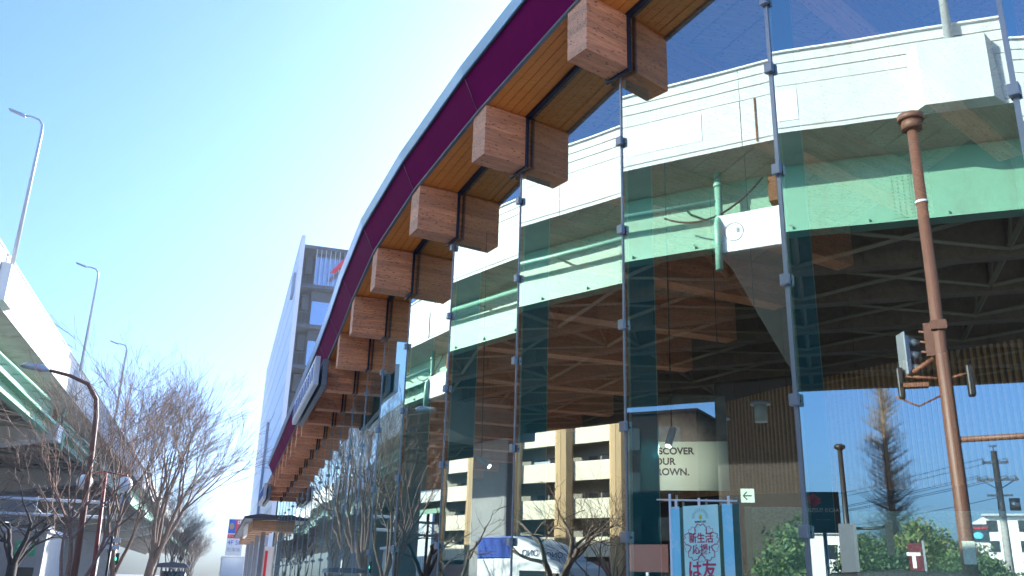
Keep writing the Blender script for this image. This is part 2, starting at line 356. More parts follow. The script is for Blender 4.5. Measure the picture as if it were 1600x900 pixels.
# eave parts, panel by panel, following the curve
OB = lambda i: lerp(OT, PY[i].y)
LAST = max(i for i in range(NP) if PY[i].y < 38)
for i in range(NP-1):
    zi, zj = ZB[i]+BH, ZB[i+1]+BH
    f = MB(); nb = 5; wd = (.60-.045)/nb
    for k in range(nb):
        a, b = .045+k*wd+.004, .045+(k+1)*wd-.004
        q = [off(i, a), off(i, b), off(i+1, b), off(i+1, a)]
        f.hexa(q, [(x, y, z+.03) for x, y, z in q])
    f.build('soffit_boards', 'soffit_wood', pav)
    if i < LAST:
        oi, oj = OB(i), OB(i+1)
        hi, hj = lerp(OZ, PY[i].y), lerp(OZ, PY[i+1].y); e = .006*(PY[i+1]-PY[i]).normalized()
        q = [off(i, .655, zi-.01), off(i, oi, zi+hi), off(i+1, oj, zj+hj), off(i+1, .655, zj-.01)]
        q = [(q[0][0]+e.x, q[0][1]+e.y, q[0][2]), (q[1][0]+e.x, q[1][1]+e.y, q[1][2]), q[2], q[3]]
        w2 = [off(i, .60, zi+.01), off(i, oi-.05, zi+hi+.02), off(i+1, oj-.05, zj+hj+.02), off(i+1, .60, zj+.01)]
        ep = MB().hexa(q, w2).build('eave_panel', 'magenta', pav)
        A_, B_ = Vector(off(i, .66, zi-.012)), Vector(off(i, oi, zi+hi-.003)); o_ = (NR[i]*.004).to_3d()+Vector((0, 0, -.004)); MB().tube([A_+o_, B_+o_], .0028, 5).build('seam', 'grey_metal', ep)
        q = [off(i, oi-.03, zi+hi+.01), off(i, oi+.03, zi+hi+.01), off(i+1, oj+.03, zj+hj+.01), off(i+1, oj-.03, zj+hj+.01)]
        MB().hexa(q, [off(i, oi-.06, zi+hi+.15), off(i, oi+.07, zi+hi+.14), off(i+1, oj+.07, zj+hj+.14), off(i+1, oj-.06, zj+hj+.15)]).build('fascia', 'fascia_metal', pav)
        q = [off(i, oi+.0, zi+hi-.012), off(i, oi+.016, zi+hi-.012), off(i+1, oj+.016, zj+hj-.012), off(i+1, oj+.0, zj+hj-.012)]
        MB().hexa(q, [(x, y, z+.03) for x, y, z in q]).build('drip_edge', 'black_paint', pav)
        q = [off(i, .605, zi-.035), off(i, .65, zi-.035), off(i+1, .65, zj-.035), off(i+1, .605, zj-.035)]
        MB().hexa(q, [(x, y, z+.09) for x, y, z in q]).build('eave_trim', 'grey_metal', pav)
    # glass head channel
    q = [off(i, .0, zi-.05), off(i, .04, zi-.05), off(i+1, .04, zj-.05), off(i+1, .0, zj-.05)]
    MB().hexa(q, [(x, y, z+.08) for x, y, z in q]).build('head_channel', 'black_gasket', pav)
# roof slab and ceiling
def inner(i, d=6.2): return off(i, -d)
rf = MB(); ce = MB()
for i in range(NP-1):
    oi = oj = .58
    a, b, c, d = off(i, oi), off(i+1, oj), inner(i+1), inner(i)
    rf.hexa([(d[0], d[1], d[2]+.06), (a[0], a[1], a[2]+.06), (b[0], b[1], b[2]+.06), (c[0], c[1], c[2]+.06)], [(d[0], d[1], d[2]+.36), (a[0], a[1], a[2]+.3), (b[0], b[1], b[2]+.3), (c[0], c[1], c[2]+.36)])
    a, b = off(i, -.02), off(i+1, -.02)
    for k in range(14):      # ceiling boards parallel with the glass
        u0, u1 = k/14+.002, (k+1)/14-.002
        A = [tuple(a[j]+(d[j]-a[j])*u for j in range(3)) for u in (u0, u1)]; B = [tuple(b[j]+(c[j]-b[j])*u for j in range(3)) for u in (u0, u1)]
        q = [A[1], A[0], B[0], B[1]]
        ce.hexa([(x, y, z-.01) for x, y, z in q], [(x, y, z+.05) for x, y, z in q])
rf.build('roof', 'grey_metal', pav); ce.build('ceiling', 'ceiling_wood', pav)
# back wall, end walls, floor
bw = MB()
for i in range(NP-1):
    a, b = inner(i, 6.1), inner(i+1, 6.1); d = (Vector(b[:2])-Vector(a[:2]))
    n_ = Vector((-d.y, d.x)).normalized()*.1; A_ = Vector(a[:2]); B_ = Vector(b[:2]); q = [A_-n_, B_-n_, B_+n_, A_+n_]
    bw.hexa([(p.x, p.y, 1.02) for p in q], [(p.x, p.y, z+.1) for p, z in zip(q, (a[2], b[2], b[2], a[2]))])  # open below: added unseen gap that lets sun brighten the interior
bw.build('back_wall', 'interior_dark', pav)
ew = MB()
for i in (0, NP-1):
    a, b = off(i, -.05), inner(i, 6.1); d = Vector(b[:2])-Vector(a[:2]); c = ((a[0]+b[0])/2, (a[1]+b[1])/2)
    ew.obox(c, tuple(d.normalized()), .08, d.length/2, .02, a[2]+.08)
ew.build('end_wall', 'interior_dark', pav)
fl = MB()
for i in range(NP-1):
    a, b, c, d = off(i, .3, .03), off(i+1, .3, .03), inner(i+1), inner(i)
    fl.hexa([(d[0], d[1], .004), (a[0], a[1], .004), (b[0], b[1], .004), (c[0], c[1], .004)], [(d[0], d[1], .03), (a[0], a[1], .03), (b[0], b[1], .03), (c[0], c[1], .03)])
fl.build('floor', 'interior_floor', pav)
# slatted timber band on the back wall
for i in range(1, 9):
    a, b = inner(i, 5.85), inner(i+1, 5.85); d = Vector(b[:2])-Vector(a[:2]); n = int(d.length/.085); s = MB(); dn = d.normalized()
    for k in range(n):
        c = (a[0]+d.x*(k+.5)/n, a[1]+d.y*(k+.5)/n); s.obox(c, tuple(dn), .03, .019, 3.1+.12*math.sin(c[1]*.5), 4.75)
    s.build('timber_slats', 'slat_wood', pav)
# beams: one mesh, in its own frame (x outward)
bm = MB(); wv = .155
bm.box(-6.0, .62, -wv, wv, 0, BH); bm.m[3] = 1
beam0 = bm.build('beam', ['beam_wood', 'beam_end_lit'], pav, bevel=.006); me_b = beam0.data
for v in me_b.vertices: v.co += root_loc(pav)
gs = MB()
for (x0, x1, y0, y1, z0, z1) in ((.018, .05, -wv-.035, -wv-.002, -.035, BH), (.018, .05, wv+.002, wv+.035, -.035, BH), (.018, .05, -wv, wv, -.035, -.004)): gs.box(x0, x1, y0, y1, z0, z1)
gask0 = gs.build('beam_gasket', 'black_gasket', pav); me_g = gask0.data
for v in me_g.vertices: v.co += root_loc(pav)
bl = MB().box(.10, .56, -wv-.012, -wv-.001, BH-.035, BH-.012); brk0 = bl.build('beam_bracket', 'galv', pav); me_k = brk0.data
for v in me_k.vertices: v.co += root_loc(pav)
first = True
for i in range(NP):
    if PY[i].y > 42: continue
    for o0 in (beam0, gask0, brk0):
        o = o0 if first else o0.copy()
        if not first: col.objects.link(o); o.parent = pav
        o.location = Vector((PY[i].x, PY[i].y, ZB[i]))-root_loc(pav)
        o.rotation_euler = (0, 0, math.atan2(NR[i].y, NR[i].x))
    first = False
# glass panes, joints, clips, fins
CL = [EYE+h for h in (.433, 1.433, 2.433, 3.433, 4.433, 5.15)]
rnd = random.Random(3)
for i in range(NP-1):
    A, B = PY[i].copy(), PY[i+1].copy(); t = (B-A).normalized(); n = Vector((-t.y, t.x)); L = (B-A).length
    if i >= 9:
        e = R(rnd.uniform(-.22, .22)); c = (A+B)/2; tt = Vector((t.x*math.cos(e)-t.y*math.sin(e), t.x*math.sin(e)+t.y*math.cos(e))); A = c-tt*L/2; B = c+tt*L/2; t = tt; n = Vector((-t.y, t.x))
    a, b = A+t*.007, B-t*.007; ai, bi = a-n*.016, b-n*.016
    za, zb = ZB[i]+BH-.012, ZB[i+1]+BH-.012
    g = MB(); vs = [(a.x, a.y, .05), (b.x, b.y, .05), (b.x, b.y, zb), (a.x, a.y, za), (ai.x, ai.y, .05), (bi.x, bi.y, .05), (bi.x, bi.y, zb), (ai.x, ai.y, za)]
    # outward face is the left of a->b
    g.add(vs, [(1, 0, 3, 2)], 0); g.add(vs, [(4, 5, 6, 7), (0, 1, 5, 4), (3, 7, 6, 2), (0, 4, 7, 3), (1, 2, 6, 5)], 1)
    g.build('glass_pane', ['glass_out' if i < 8 else 'glass_wavy', 'glass_in'], pav)
for i in range(1, NP-1):
    p = PY[i]; nn = NR[i]; tt = Vector((nn.y, -nn.x)); top = ZB[i]-.004
    mw = .018 if i < 4 else (.010 if i == 4 else .006)
    mu = MB().obox(tuple(p+nn*.006), tuple(nn), mw, .005, .05, top-.03).build('mullion', 'clip_metal', pav)
    for z in CL:
        if z < top-.1:
            k = MB(); c = p+nn*.03; s = .038 if i < 5 else (.034 if i < 9 else .024)
            k.obox(tuple(c), tuple(nn), s, .022, z-s*1.25, z+s*1.25); k.obox(tuple(p-nn*.001), tuple(nn), .005, .03, z-s*.5, z+s*.5)
            k.build('clip', 'clip_metal', mu, bevel=.004)
    if i < 14:
        f = MB(); c = p-nn*.24; f.obox(tuple(c), tuple(nn), .011, .17, .05, top-.03, 0)
        f.obox(tuple(p-nn*.062), tuple(nn), .011, .006, .05, top-.03, 1); f.obox(tuple(p-nn*.418), tuple(nn), .011, .006, .05, top-.03, 1)
        fo = f.build('glass_fin', ['fin_glass', 'fin_edge'], pav)
        h = MB()
        for z in CL:
            if z < top-.1: h.tube([tuple((p-nn*.05).to_3d()+Vector((0, 0, z))), tuple((p-nn*.16+tt*.03).to_3d()+Vector((0, 0, z)))], .014, 6)
        h.build('fin_arms', 'black_paint', fo)
# steel post behind the second joint
MB().obox((3.66, 7.66), (.9, .4), .035, .05, .03, 3.05).build('door_post', 'white_paint', pav)
# lightbox signs under the eave
def eave_sign(y0, y1, x0, z0, z1, label, col2):
    t = thing('eave_sign', (x0, (y0+y1)/2, z0), label, 'sign')
    MB().box(x0, x0+.10, y0, y1, z0, z1).build('sign_case', 'sign_metal', t, bevel=.01)
    MB().box(x0+.16, x0+.27, y0+.02, y1, z0-.02, z1-.04).build('back_frame', 'grey_metal', t, bevel=.01)
    MB().box(x0-.008, x0-.002, y0+.06, y1-.06, z0+.05, z1-.05).build('sign_face', 'white_paint', t)
    n = int((y1-y0)/.75)
    for k in range(n):
        yy = y0+.45+k*.75; l = MB()
        l.box(x0-.02, x0-.011, yy-.2, yy-.12, z0+.13, z1-.12); l.box(x0-.02, x0-.011, yy+.12, yy+.2, z0+.13, z1-.12); l.box(x0-.02, x0-.011, yy-.119, yy+.119, z1-.25, z1-.18); l.build('character', col2, t)
eave_sign(17.9, 23.2, 1.46, 5.33, 5.92, 'long white lightbox sign hanging below the magenta eave at mid length', 'blue_paint')
eave_sign(36.3, 40.3, 1.5, 4.5, 5.1, 'white lightbox sign at the far end of the timber eave', 'blue_paint')
# lower canopy further along
lc = thing('lower_canopy', (2.1, 50, 0), 'low grey canopy with a timber end box on slim posts beyond the pavilion', 'canopy')
MB().prism([(1.05, 4.22), (1.75, 4.36), (2.75, 4.30), (2.75, 4.16), (1.1, 4.12)], 'y', 43, 66).build('canopy_roof', 'office_slab', lc)
MB().box(1.45, 2.55, 43.5, 44.0, 3.62, 4.1).build('timber_end', 'ceiling_wood', lc, bevel=.01)
for k in range(8): MB().box(1.45, 2.5, 46+k*2.6, 46.4+k*2.6, 3.66, 4.1).build('timber_beam', 'ceiling_wood', lc, bevel=.01)
for k in range(4): MB().box(1.92, 2.12, 44.4+k*6.5, 44.6+k*6.5, 0, 3.9).build('post', 'grey_metal', lc)
MB().box(1.25, 1.35, 46, 50, 3.5, 4.05).build('sign_panel', 'white_paint', lc)
pbn = MB(); pbn.box(2.2, 2.62, 45.2, 45.26, .3, 3.0, 0); pbn.box(2.24, 2.36, 45.16, 45.19, .5, 2.8, 1); pbn.box(2.44, 2.6, 45.16, 45.19, .4, 1.6, 1)
t = thing('banner_sign', (2.4, 45.2, 0), 'red and white upright banner sign beside the canopy post', 'banner'); pbn.build('panel', ['white_paint', 'sign_red'], t)
MB().box(2.16, 2.195, 45.2, 45.26, 0, 3.05).build('post', 'galv', t)
t = thing('planter_bench', (1.5, 47, 0), 'pale timber bench front standing under the low canopy', 'bench')
MB().box(1.0, 1.75, 46.0, 46.5, .9, 1.06).build('bench_top', 'wood_bench', t); MB().box(1.05, 1.2, 46.05, 46.45, 0, .9).build('leg', 'wood_bench', t); MB().box(1.55, 1.7, 46.05, 46.45, 0, .9).build('leg', 'wood_bench', t)

# ------------------------------------------------------------------ things inside the glass
u = Vector((.83, -.46)).normalized(); ang = math.atan2(u.y, u.x)
P0 = Vector((3.93, 8.34))
t = thing('hanging_poster', (4.36, 8.1, 2.55), 'hanging poster with a dark photo above DISCOVER YOUR CROWN lettering, behind the glass', 'poster')
L = .99
MB().obox(tuple(P0+u*L/2), tuple(u), .008, L/2, 2.54, 3.03).build('text_panel', 'poster_pale', t)
MB().obox(tuple(P0+u*L/2), tuple(u), .008, L/2, 3.034, 3.5).build('photo_panel', 'poster_photo', t)
nf = Vector((u.y, -u.x))  # towards the camera
for k, s in enumerate(('DISCOVER', 'YOUR', 'CROWN.')):
    q = P0+u*.20+nf*.012; text('lettering', s, .096, 'ink', t, (q.x, q.y, 2.93-k*.105), ang, 'LEFT', .002, offs=.003)
t = thing('upright_banner', (3.75, 6.9, 0), 'pale blue upright cloth banner with a cherry blossom crest and red characters', 'banner')
v = Vector((.363, -.932)).normalized(); a2 = math.atan2(v.y, v.x); nf2 = Vector((v.y, -v.x)); Q = Vector((3.53, 7.56))+v*.56+nf2*.045
def qp(s, d=0): p = Q+v*(s*1.17)+nf2*d; return (p.x, p.y)
cl = MB(); cl.obox(qp(.045), tuple(v), .002, .045, .7, 2.27); cl.obox(qp(.512), tuple(v), .002, .05, .7, 2.27); cl.build('cloud_edge', 'cloud_cloth', t)
MB().obox(qp(.276), tuple(v), .002, .184, .7, 2.27).build('cloth', 'pale_cloth', t)
MB().tube([qp(-.13)+(2.34,), qp(.6)+(2.285,)], .007, 8).build('crossbar', 'white_paint', t); MB().tube([qp(-.004)+(.0,), qp(-.004)+(2.38,)], .012, 8).build('pole', 'white_paint', t)
for s in (.055, .27, .53): MB().obox(qp(s, .004), tuple(v), .002, .012, 2.25, 2.33).build('loop', 'white_paint', t)
# blossom outline: five notched petals
bs = MB(); cz = 1.965; ce_ = .276
def ring(c, s, pts, r, mi=0):
    P = []
    for (x, z) in pts: q = qp(c+x*s, .006); P.append((q[0], q[1], cz+z*s*.95))
    bs.tube(P+[P[0]], r, 5, mi, cap=False)
pet = []
for k in range(5):
    a = math.pi/2+k*2*math.pi/5
    for da, rr in ((-.56, .60), (-.40, .86), (-.16, 1.03), (-.07, 1.0), (0, .93), (.07, 1.0), (.16, 1.03), (.40, .86), (.56, .60)): pet.append((rr*math.cos(a+da), rr*math.sin(a+da)))
ring(ce_, .158, pet, .0028)
for k in range(5):
    a = math.pi/2+(k+.5)*2*math.pi/5; pts = [(rr*math.cos(a+da), rr*math.sin(a+da)) for da, rr in ((-.26, .75), (-.22, .95), (-.1, 1.03), (0, .95), (.1, 1.03), (.22, .95), (.26, .75), (0, .66))]
    ring(ce_, .155, pts, .0016)
bs.build('blossom_crest', 'ink_red', t)
q = qp(ce_, .006); text('characters', '新生活', .086, 'ink_red', t, (q[0], q[1], 2.0), a2, ext=.001, offs=.001)
q = qp(ce_, .006); text('characters', '応援!', .084, 'ink_red', t, (q[0], q[1], 1.91), a2, ext=.001, offs=.001)
q = qp(ce_, .006); text('characters', 'は友', .15, 'ink_red', t, (q[0], q[1], 1.745), a2, ext=.001, offs=.003)
sr = MB()
for k in range(13):
    a = math.pi*k/12; c0 = (ce_+.05*math.cos(a), 2.17+.05*math.sin(a)); c1 = (ce_+.075*math.cos(a), 2.17+.075*math.sin(a))
    sr.tube([qp(c0[0], .006)+(c0[1],), qp(c1[0], .006)+(c1[1],)], .0013, 4)
sr.build('sun_rays', 'grey_metal', t)
sy = MB(); sy.sphere(qp(ce_, .004)+(2.175,), .022, n=10, sq=(.3, 1, .8)); sy.build('sun_dot', 'yellow', t)
q = qp(ce_, .006); text('small_lettering', 'SUNNY LIFE', .022, 'ink', t, (q[0], q[1], 2.135), a2, ext=.001)
t = thing('exit_sign', (6.43, 10.12, 2.66), 'small green and white exit sign with an arrow on the slatted wall', 'exit sign')
MB().obox((6.43, 10.12), (.86, -.5), .02, .085, 2.68, 2.85).build('case', 'exit_glow', t)
q = (6.43-.015, 10.12-.03); MB().tube([(6.37, 10.125, 2.76), (6.46, 10.07, 2.76)], .010, 6).tube([(6.41, 10.1, 2.81), (6.37, 10.125, 2.76), (6.41, 10.1, 2.71)], .010, 6).build('arrow', 'sign_green', t)
for k, (x, y, z0, z1) in enumerate(((5.52, 8.33, 3.36, 3.55), (5.6, 9.3, 3.36, 3.55))):
    t = thing('ceiling_lamp', (x, y, z0), ('white drum shaped ceiling lamp nearer the glass', 'white drum shaped ceiling lamp deeper inside the room')[k], 'lamp')
    MB().cyl((x, y), .07, z0, z1, 20).build('drum', 'white_paint', t); MB().cyl((x, y), .11, z1, z1+.035, 20).build('plate', 'galv', t)
    MB().tube([(x, y, z1+.03), (x, y, 6.6)], .006, 5).build('cord', 'black_paint', t)
def spot(x, y, z, d, label, pw=1.5, aim=None, cone=55):
    t = thing('spotlight', (x, y, z), label, 'spotlight', 'spotlights inside the glass')
    d = Vector(d).normalized(); p = Vector((x, y, z)); MB().tube([p, p+d*.2], .036, 14).build('barrel', 'galv', t)
    MB().tube([p+d*.201, p+d*.204], .026, 12).build('lens', 'lamp_glow', t); MB().tube([p+d*.06, p+Vector((0, 0, 3.0))], .008, 5).build('stem', 'black_paint', t)
    l = bpy.data.lights.new('lamp', 'SPOT'); l.energy = pw; l.spot_size = R(cone); l.spot_blend = .6; l.shadow_soft_size = .05; l.color = (1, .93, .82)
    lo = bpy.data.objects.new('lamp', l); col.objects.link(lo); lo.parent = t; lo.location = d*.23; lo.rotation_euler = (-(Vector(aim) if aim else d)).to_track_quat('Z', 'Y').to_euler()
spot(2.95, 10.62, 3.08, (.5, -.5, -.5), 'grey cylinder spotlight pointing down beside the grey column reflection')
spot(4.06, 7.62, 3.07, (-.4, -.2, -.9), 'grey cylinder spotlight hanging in front of the poster', 9, (.29, .5, -.02), 88)
for k, (x0, y0, x1, y1, z1) in enumerate(((4.45, 6.95, 4.86, 6.62, 2.30), (5.6, 6.98, 6.75, 5.95, 2.32))):
    t = thing('mosaic_screen', ((x0+x1)/2, (y0+y1)/2, 0), ('green mosaic screen beside the cloth banner', 'wide green mosaic screen further right behind the glass')[k], 'screen')
    d = Vector((x1-x0, y1-y0)); MB().obox(((x0+x1)/2, (y0+y1)/2), tuple(d.normalized()), .03, d.length/2, 0.03, z1).build('panel', 'mosaic', t)
    dd = d.normalized(); MB().obox((x0-dd.x*.03, y0-dd.y*.03), tuple(dd), .034, .028, .03, z1+.004).build('edge_post', 'poster_pale', t)

# ------------------------------------------------------------------ elevated highway
hw = thing('elevated_highway', (-23.5, 40, 0), 'long elevated highway with white parapets and green steel girders on grey piers', 'elevated highway')
Y0, Y1 = -70, 520
for sgn, xe in ((1, -11.3), (-1, -36.2)):
    p = MB(); xi = xe-.32*sgn
    y = Y0
    while y < Y1:
        p.box(min(xe, xi), max(xe, xi), y+.012, y+9.988, 13.55, 15.0); p.box(min(xe-.02*sgn, xi), max(xe-.02*sgn, xi), y+.006, y+9.994, 15.035, 15.40)
        p.box(min(xe-.02*sgn, xi), max(xe-.02*sgn, xi), y+.006, y+9.994, 15.435, 15.72); p.box(min(xe-.02*sgn, xi), max(xe-.02*sgn, xi), y+.006, y+9.994, 15.755, 16.05)
        y += 10
    MB().box(min(xe-.07*sgn, xi-.01*sgn), max(xe-.07*sgn, xi-.01*sgn), Y0, Y1, 13.6, 16.0).build('parapet_core', 'girder_shade_brown', hw)
    po = p.build('parapet', 'parapet_white', hw)
    MB().box(min(xe+.02*sgn, xe-.001*sgn), max(xe+.02*sgn, xe-.001*sgn), Y0, Y1, 13.68, 13.70).build('drip_line', 'concrete', po)
    MB().box(min(xe+.06*sgn, xi-.04*sgn), max(xe+.06*sgn, xi-.04*sgn), Y0, Y1, 16.05, 16.10).build('coping', 'white_steel', po)
MB().prism([(-11.32, 13.55), (-11.32, 13.75), (-36.1, 13.75), (-36.1, 13.55), (-34.7, 13.3), (-12.8, 13.3)], 'y', Y0, Y1).build('deck', 'soffit_concrete', hw)
GX = [-12.95, -16.4, -19.9, -23.5, -27.1, -30.7, -34.3]
for k, x in enumerate(GX):
    g = MB(); g.box(x-.015, x+.015, Y0, Y1, 11.22, 13.298); g.box(x-.26, x+.26, Y0, Y1, 11.17, 11.218)
    if k < 3:
        y = Y0
        while y < 200:
            g.box(x+.02 if k else x+.018, x+.1, y, y+.02, 11.22, 11.42 if k == 0 else 13.2); y += 2.0
    g.build('girder', 'girder_green' if k == 0 else 'girder_shade_brown', hw)  # inner girders get the brown with shade painted in
for y in range(-66, 300, 6):
    c = MB()
    for a, b in zip(GX, GX[1:]):
        c.tube([(a-.03, y, 11.5), (b+.03, y, 11.5)], .10, 4, smooth=False); c.tube([(a-.03, y, 13.1), (b+.03, y, 13.1)], .06, 4, smooth=False)
        c.tube([(a-.03, y, 11.5), ((a+b)/2, y, 13.1), (b+.03, y, 11.5)], .05, 4, smooth=False)
    if y < 110:
        for a, b in zip(GX, GX[1:]): c.tube([(a-.03, y, 11.45), (b+.03, y+6, 11.45)], .09, 4, smooth=False)
    if y < 110:
        for a, b in zip(GX, GX[1:]): c.tube([(a-.03, y+6, 11.43), (b+.03, y, 11.43)], .07, 4, smooth=False)
    c.build('cross_frame', 'frame_grey', hw)
PIERS = [-21, 10.1, 41.6, 73, 104, 135, 166, 197, 228]
for y in PIERS:
    c = MB(); hy = 1.0
    c.prism([(-12.2, 10.72), (-12.2, 11.95), (-35.2, 11.95), (-35.2, 10.72), (-26.5, 9.2), (-20.5, 9.2), (-13.4, 10.72)][::-1], 'y', y-hy, y+hy)
    co = c.build('pier', 'pier_grey', hw, bevel=.05)
    MB().box(-12.19, -12.12, y-hy+.03, y+hy-.03, 10.75, 11.92).build('end_plate', 'white_steel', co, bevel=.02)
    cyw = 3.9 if y == 10.1 else 1.55; cyo = .3 if y == 10.1 else -1.5
    MB().box(-25.2, -21.6, y+cyo-cyw, y+cyo+cyw, -.1, 9.25).build('column', 'column_shade_brown' if y == 10.1 else 'concrete', co, bevel=.15)  # the wide column carries its shade in the colour
    hh = MB(); hh.tube([(-12.11, y+.5+.28*math.cos(a/16*6.283), 11.35+.28*math.sin(a/16*6.283)) for a in range(17)], .008, 4, cap=False); hh.box(-12.118, -12.10, y+.35, y+.42, 11.32, 11.46); hh.build('hatch', 'grey_metal', co)
    # expansion joint: rusty gap, downpipe, cable
    if y < 80:
        r = MB(); r.box(-11.29, -11.27, y-.55, y-.51, 13.6, 15.0); r.build('joint_rust', 'rust', hw)
        b = MB(); b.box(-12.75, -12.35, y-.75, y-.5, 12.2, 13.0); b.build('bearing_bracket', 'rust', hw)
        pp = MB(); pp.tube([(-12.3, y+.95, 13.45), (-12.3, y+.95, 12.0), (-12.05, y+.95, 11.6), (-12.02, y+.95, 10.2)], .11, 12)
        pe = 26 if y > 0 else 20
        pp.tube([(-12.3, y+.95, 12.45), (-12.3, y+11, 12.6), (-12.3, y+pe, 12.45+.019*pe)], .09, 12)
        for q in range(9 if y > 0 else 6): pp.tube([(-12.3, y+2+q*3, 12.47+.02*q*3), (-12.92, y+2+q*3, 12.47+.02*q*3)], .04, 6)
        for z in (12.9, 11.9, 10.9): pp.tube([(-12.3, y+.95, z), (-12.3, y+.95, z+.12)], .135, 12)
        pp.build('drain_pipe', 'pipe_green', hw)
        cb = MB(); P = []
        for q in range(13):
            s = q/12; P.append((-12.2, y-.4+3.0*s, 12.9-1.6*s*(1.3-s)*1.5))
        cb.tube(P, .03, 6); cb.build('cable', 'black_paint', hw)
# splice plates with bolt rows on the outer girder
for y in (-9.0, 3.1, 18.4, 27.5, 36.2, 52.0):
    sp_ = MB(); sp_.box(-12.934, -12.92, y-.28, y+.28, 11.35, 13.1)
    for a in range(4):
        for b in range(15): sp_.cyl((-12.912, y-.21+a*.14), .018, 11.45+b*.11, 11.47+b*.11, 6)
    sp_.build('splice_plate', 'girder_green', hw)
# access panels proud of the lower parapet
for y, w_, z0, z1 in ((12.3, 2.3, 14.0, 14.9), (6.9, 2.6, 13.9, 14.85), (24.5, 3, 14.0, 14.8), (33, 2.5, 13.9, 14.9)):
    MB().box(-11.298, -11.282, y-w_/2, y+w_/2, z0, z1).build('cover_plate', 'white_steel', hw)
# highway light poles on their blocks
def hw_pole(y, lab):
    t = thing('highway_lamp', (-11.1, y, 15.45), lab, 'street lamp', 'lamps along the highway parapet')
    MB().prism([(-.95, 13.62), (.95, 13.62), (.95, 15.42), (.78, 15.45), (-.78, 15.45), (-.95, 15.42)], 'x', -11.27, -10.85) if 0 else None
    b = MB(); b.hexa([(-11.28, y-1.1, 13.56), (-10.9, y-.8, 13.6), (-10.9, y+.8, 13.6), (-11.28, y+1.1, 13.56)], [(-11.28, y-1.0, 15.44), (-10.9, y-.8, 15.44), (-10.9, y+.8, 15.44), (-11.28, y+1.0, 15.44)])
    b.build('base_block', 'parapet_white', t)
    MB().tube([(-11.08, y, 15.44), (-11.08, y, 22.9), (-11.12, y, 23.25), (-11.3, y, 23.5), (-11.7, y, 23.62), (-12.0, y, 23.6)], [.11, .075, .07, .06, .05, .045], 12).build('pole', 'pole_grey', t)
    MB().hexa([(-12.75, y-.14, 23.78), (-11.95, y-.12, 23.52), (-11.95, y+.12, 23.52), (-12.75, y+.14, 23.78)], [(-12.75, y-.14, 23.86), (-11.95, y-.12, 23.64), (-11.95, y+.12, 23.64), (-12.75, y+.14, 23.86)]).build('lamp_head', 'galv', t, bevel=.02)
hw_pole(1.7, 'grey lamp pole on the parapet seen reflected in the near right glass')
hw_pole(45.7, 'tall grey lamp pole nearest the left edge of the picture')
hw_pole(70.0, 'middle grey lamp pole on the highway parapet')
hw_pole(94.5, 'small far grey lamp pole behind the bare tree tops')
hw_pole(119, 'farthest lamp pole on the highway, hidden among the twigs')
tr = MB(); 
for k in range(75): tr.box(-12.92, -12.42, 40.5+k*.95, 40.56+k*.95, 11.86, 12.06)
tr.box(-12.44, -12.40, 40, 111, 11.9, 12.08); tr.box(-12.92, -12.45, 40, 111, 12.065, 12.08)
tr.build('cable_tray', 'pipe_green', hw)
# second, lower ramp far to the left
rp = thing('highway_ramp', (-48, 60, 0), 'distant lower ramp with pale parapet and green girder beyond the main highway', 'highway ramp')
MB().box(-47, -46.7, 100, 420, 12.0, 13.4).build('parapet', 'parapet_white', rp); MB().box(-55, -47.01, 100, 420, 12.1, 12.4).build('deck', 'soffit_concrete', rp)
MB().box(-48.2, -48, 100, 420, 10.6, 12.09).build('girder', 'girder_green', rp)
for y in range(115, 420, 35): MB().box(-52, -50, y, y+2, -.1, 12.09).build('column', 'concrete', rp)

# ------------------------------------------------------------------ buildings
ap = thing('apartment_block', (-60, 60, 0), 'cream five storey apartment block with tan columns, seen reflected under the highway', 'apartment block')
XA = -55; y0, y1 = 39.6, 92.0
MB().box(XA-12, XA-1.6, y0, y1, 0, 16.9).build('wall', 'recess_wall', ap)
MB().box(XA-1.6, XA+.2, y0, y1, 16.35, 16.9).build('roof_edge', 'cream', ap)
for k in range(5):
    z = 1.0+k*3.32
    if k == 0: continue
    MB().box(XA-.15, XA+.1, y0, y1, z-.25, z+1.45).build('balcony_wall', 'cream', ap)
    MB().box(XA-1.6, XA-.16, y0, y1, z-.25, z-.1).build('balcony_slab', 'recess_wall', ap)
MB().box(XA-.6, XA+.3, y0, y1, 0, 3.6).build('ground_storey', 'pink_tile', ap)
yc = 22.9
cols_y = []
y = 47.1-6.12
while y < 92: cols_y.append(y); y += 6.12
for y in cols_y:
    c = MB(); P = [(XA+.1, y-.95), (XA+.1, y+.95), (XA+.35, y+.95), (XA+.7, y+.55), (XA+.75, y+.03), (XA+.72, y), (XA+.75, y-.03), (XA+.7, y-.55), (XA+.35, y-.95)]
    c.prism([(a, b) for a, b in P][::-1], 'z', .3, 16.34); c.build('column', 'tan_render', ap)
    gmb = MB()
    for k in range(1, 5): gmb.box(XA+.1, XA+.76, y-.96, y+.96, 3.2*k+1.9, 3.2*k+1.93)
rr_ = random.Random(5)
for k in range(1, 5):
    for y in cols_y:
        z = 1.0+k*3.32
        wm = MB().box(XA-1.6, XA-1.56, y+1.3, y+3.1, z, z+2.2).build('window', 'dark_window', ap)
        MB().box(XA-1.6, XA-1.57, y+3.6, y+4.6, z, z+2.1).build('door', 'office_slab', ap)
        if rr_.random() < .6: MB().box(XA-.9, XA-.5, y+rr_.uniform(1.4, 3.6), y+rr_.uniform(4, 4.8), z+1.1, z+1.75).build('balcony_box', 'far_wall_grey' if rr_.random() < .5 else 'dark_window', ap)
bk = thing('dark_backing', (-57, 31, 0), 'very dark brown block added to darken the reflection behind the hanging poster', 'building')  # added block, there only to darken the reflection behind the poster
